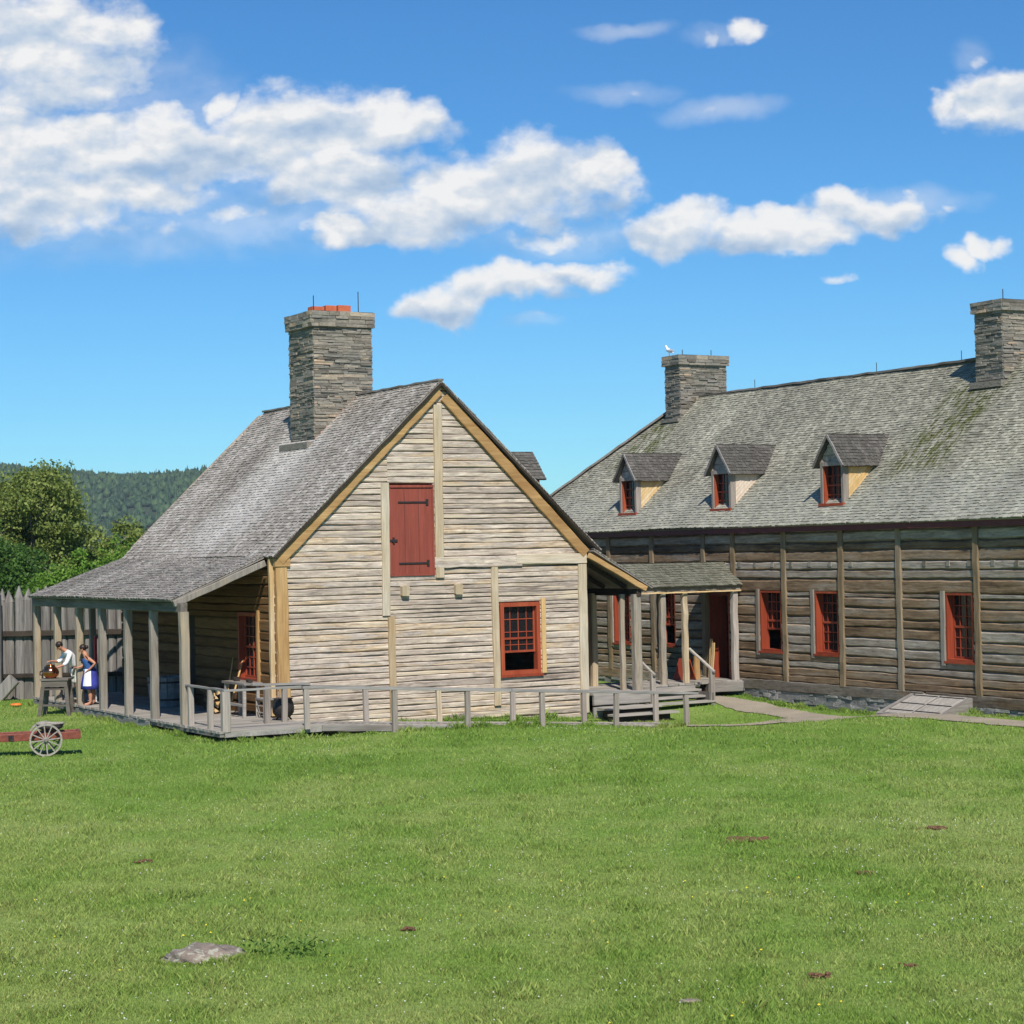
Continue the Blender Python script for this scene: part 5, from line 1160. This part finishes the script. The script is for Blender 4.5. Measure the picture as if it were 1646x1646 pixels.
# light and shade: density just below minus here -> lit tops, grey bases
up = vm('ADD', st, (-.002, .009, 0)).outputs[0]; n2 = fb(up, 26, 5.0, .5); n3 = fb(st, 26, 5.0, .5)
bases = [c for c in CL if c[4] >= .9]
Pd = vm('ADD', P0, (0, .007, 0)).outputs[0]; f2 = field(vm('ADD', Pd, wv).outputs[0], bases)
sh = math_(nt, 'ADD', math_(nt, 'MULTIPLY', math_(nt, 'SUBTRACT', n3, n2), 3.2), math_(nt, 'MULTIPLY', math_(nt, 'SUBTRACT', f1, f2), .8)); sh = math_(nt, 'ADD', sh, .62, clamp=True)
cc = ramp(nt, sh, [(0, (.42, .57, .78)), (.4, (.62, .73, .87)), (.70, (.82, .87, .93)), (.85, (.95, .96, .97)), (1, (1.05, 1.04, 1.02))])
b2 = nt.nodes.new('ShaderNodeBackground'); nt.links.new(cc, b2.inputs[0]); CLOUD = b2; b2.inputs[1].default_value = .78
mx = nt.nodes.new('ShaderNodeMixShader'); VL = [(-.236, .176, .085, .030, 1), (-.18, .166, .06, .018, 1), (-.12, .170, .06, .02, 1), (.0631, .2287, .034, .007, .75), (.1052, .219, .034, .008, .8), (.0606, .2603, .026, .005, .8), (-.2, .225, .08, .04, .8), (.03, .155, .06, .012, .8), (.115, .2577, .03, .006, .5), (.236, .244, .014, .012, .5), (.0136, .1143, .02, .005, .6), (.2, .172, .04, .008, .7)]
vw = vm('ADD', P0, vm('MULTIPLY', wv, (.6, .6, 0)).outputs[0]).outputs[0]
vf = field(vw, VL); vn = fb(st, 22, 6.0); va = N(nt, 'ShaderNodeMapRange', **{'From-Min': -.35, 'From-Max': 1.25, 'To-Max': .42}); va.interpolation_type = 'SMOOTHSTEP'
nt.links.new(math_(nt, 'ADD', vf, math_(nt, 'MULTIPLY', math_(nt, 'SUBTRACT', vn, .5), 1.6)), va.inputs[0])
fade = math_(nt, 'MULTIPLY', math_(nt, 'MAXIMUM', al.outputs[0], va.outputs[0]), .96)
fade = math_(nt, 'MULTIPLY', fade, math_(nt, 'GREATER_THAN', sx.outputs[1], .06)); nt.links.new(fade, mx.inputs[0]); nt.links.new(bg.outputs[0], mx.inputs[1]); nt.links.new(b2.outputs[0], mx.inputs[2]); nt.links.new(mx.outputs[0], out.inputs[0])

sl = bpy.data.lights.new('sun', 'SUN'); sl.energy = 4.8; sl.angle = math.radians(.5); sl.color = (1, .94, .85)
so = bpy.data.objects.new('sun', sl); col.objects.link(so); so.rotation_euler = SUNL.to_track_quat('-Z', 'Y').to_euler(); so.location = (0, -20, 30)
cam = bpy.data.cameras.new('camera'); co = bpy.data.objects.new('camera', cam); col.objects.link(co); sc.camera = co
r_ = math.radians(1.2); p_ = math.atan(60/3200); fwv = Vector((0, math.cos(p_), math.sin(p_))); u0 = Vector((0, -math.sin(p_), math.cos(p_))); x0 = Vector((1, 0, 0))
Rv = x0*math.cos(r_)-u0*math.sin(r_); Uv = u0*math.cos(r_)+x0*math.sin(r_)
mt = Matrix.Identity(4)
for i in range(3): mt[i][0] = Rv[i]; mt[i][1] = Uv[i]; mt[i][2] = -fwv[i]
mt.translation = Vector((0, 0, 4.0)); co.matrix_world = mt
cam.sensor_width = 36; cam.lens = 36*3200/1646; cam.clip_end = 6000; cam.clip_start = .1
vs = sc.view_settings; vs.view_transform = 'Standard'; vs.look = 'None'; vs.gamma = 1; vs.use_curve_mapping = False; vs.exposure = .2
sc.render.engine = 'CYCLES'; sc.cycles.max_bounces = 6; sc.cycles.volume_bounces = 0; sc.render.resolution_x = 1024; sc.render.resolution_y = 1024
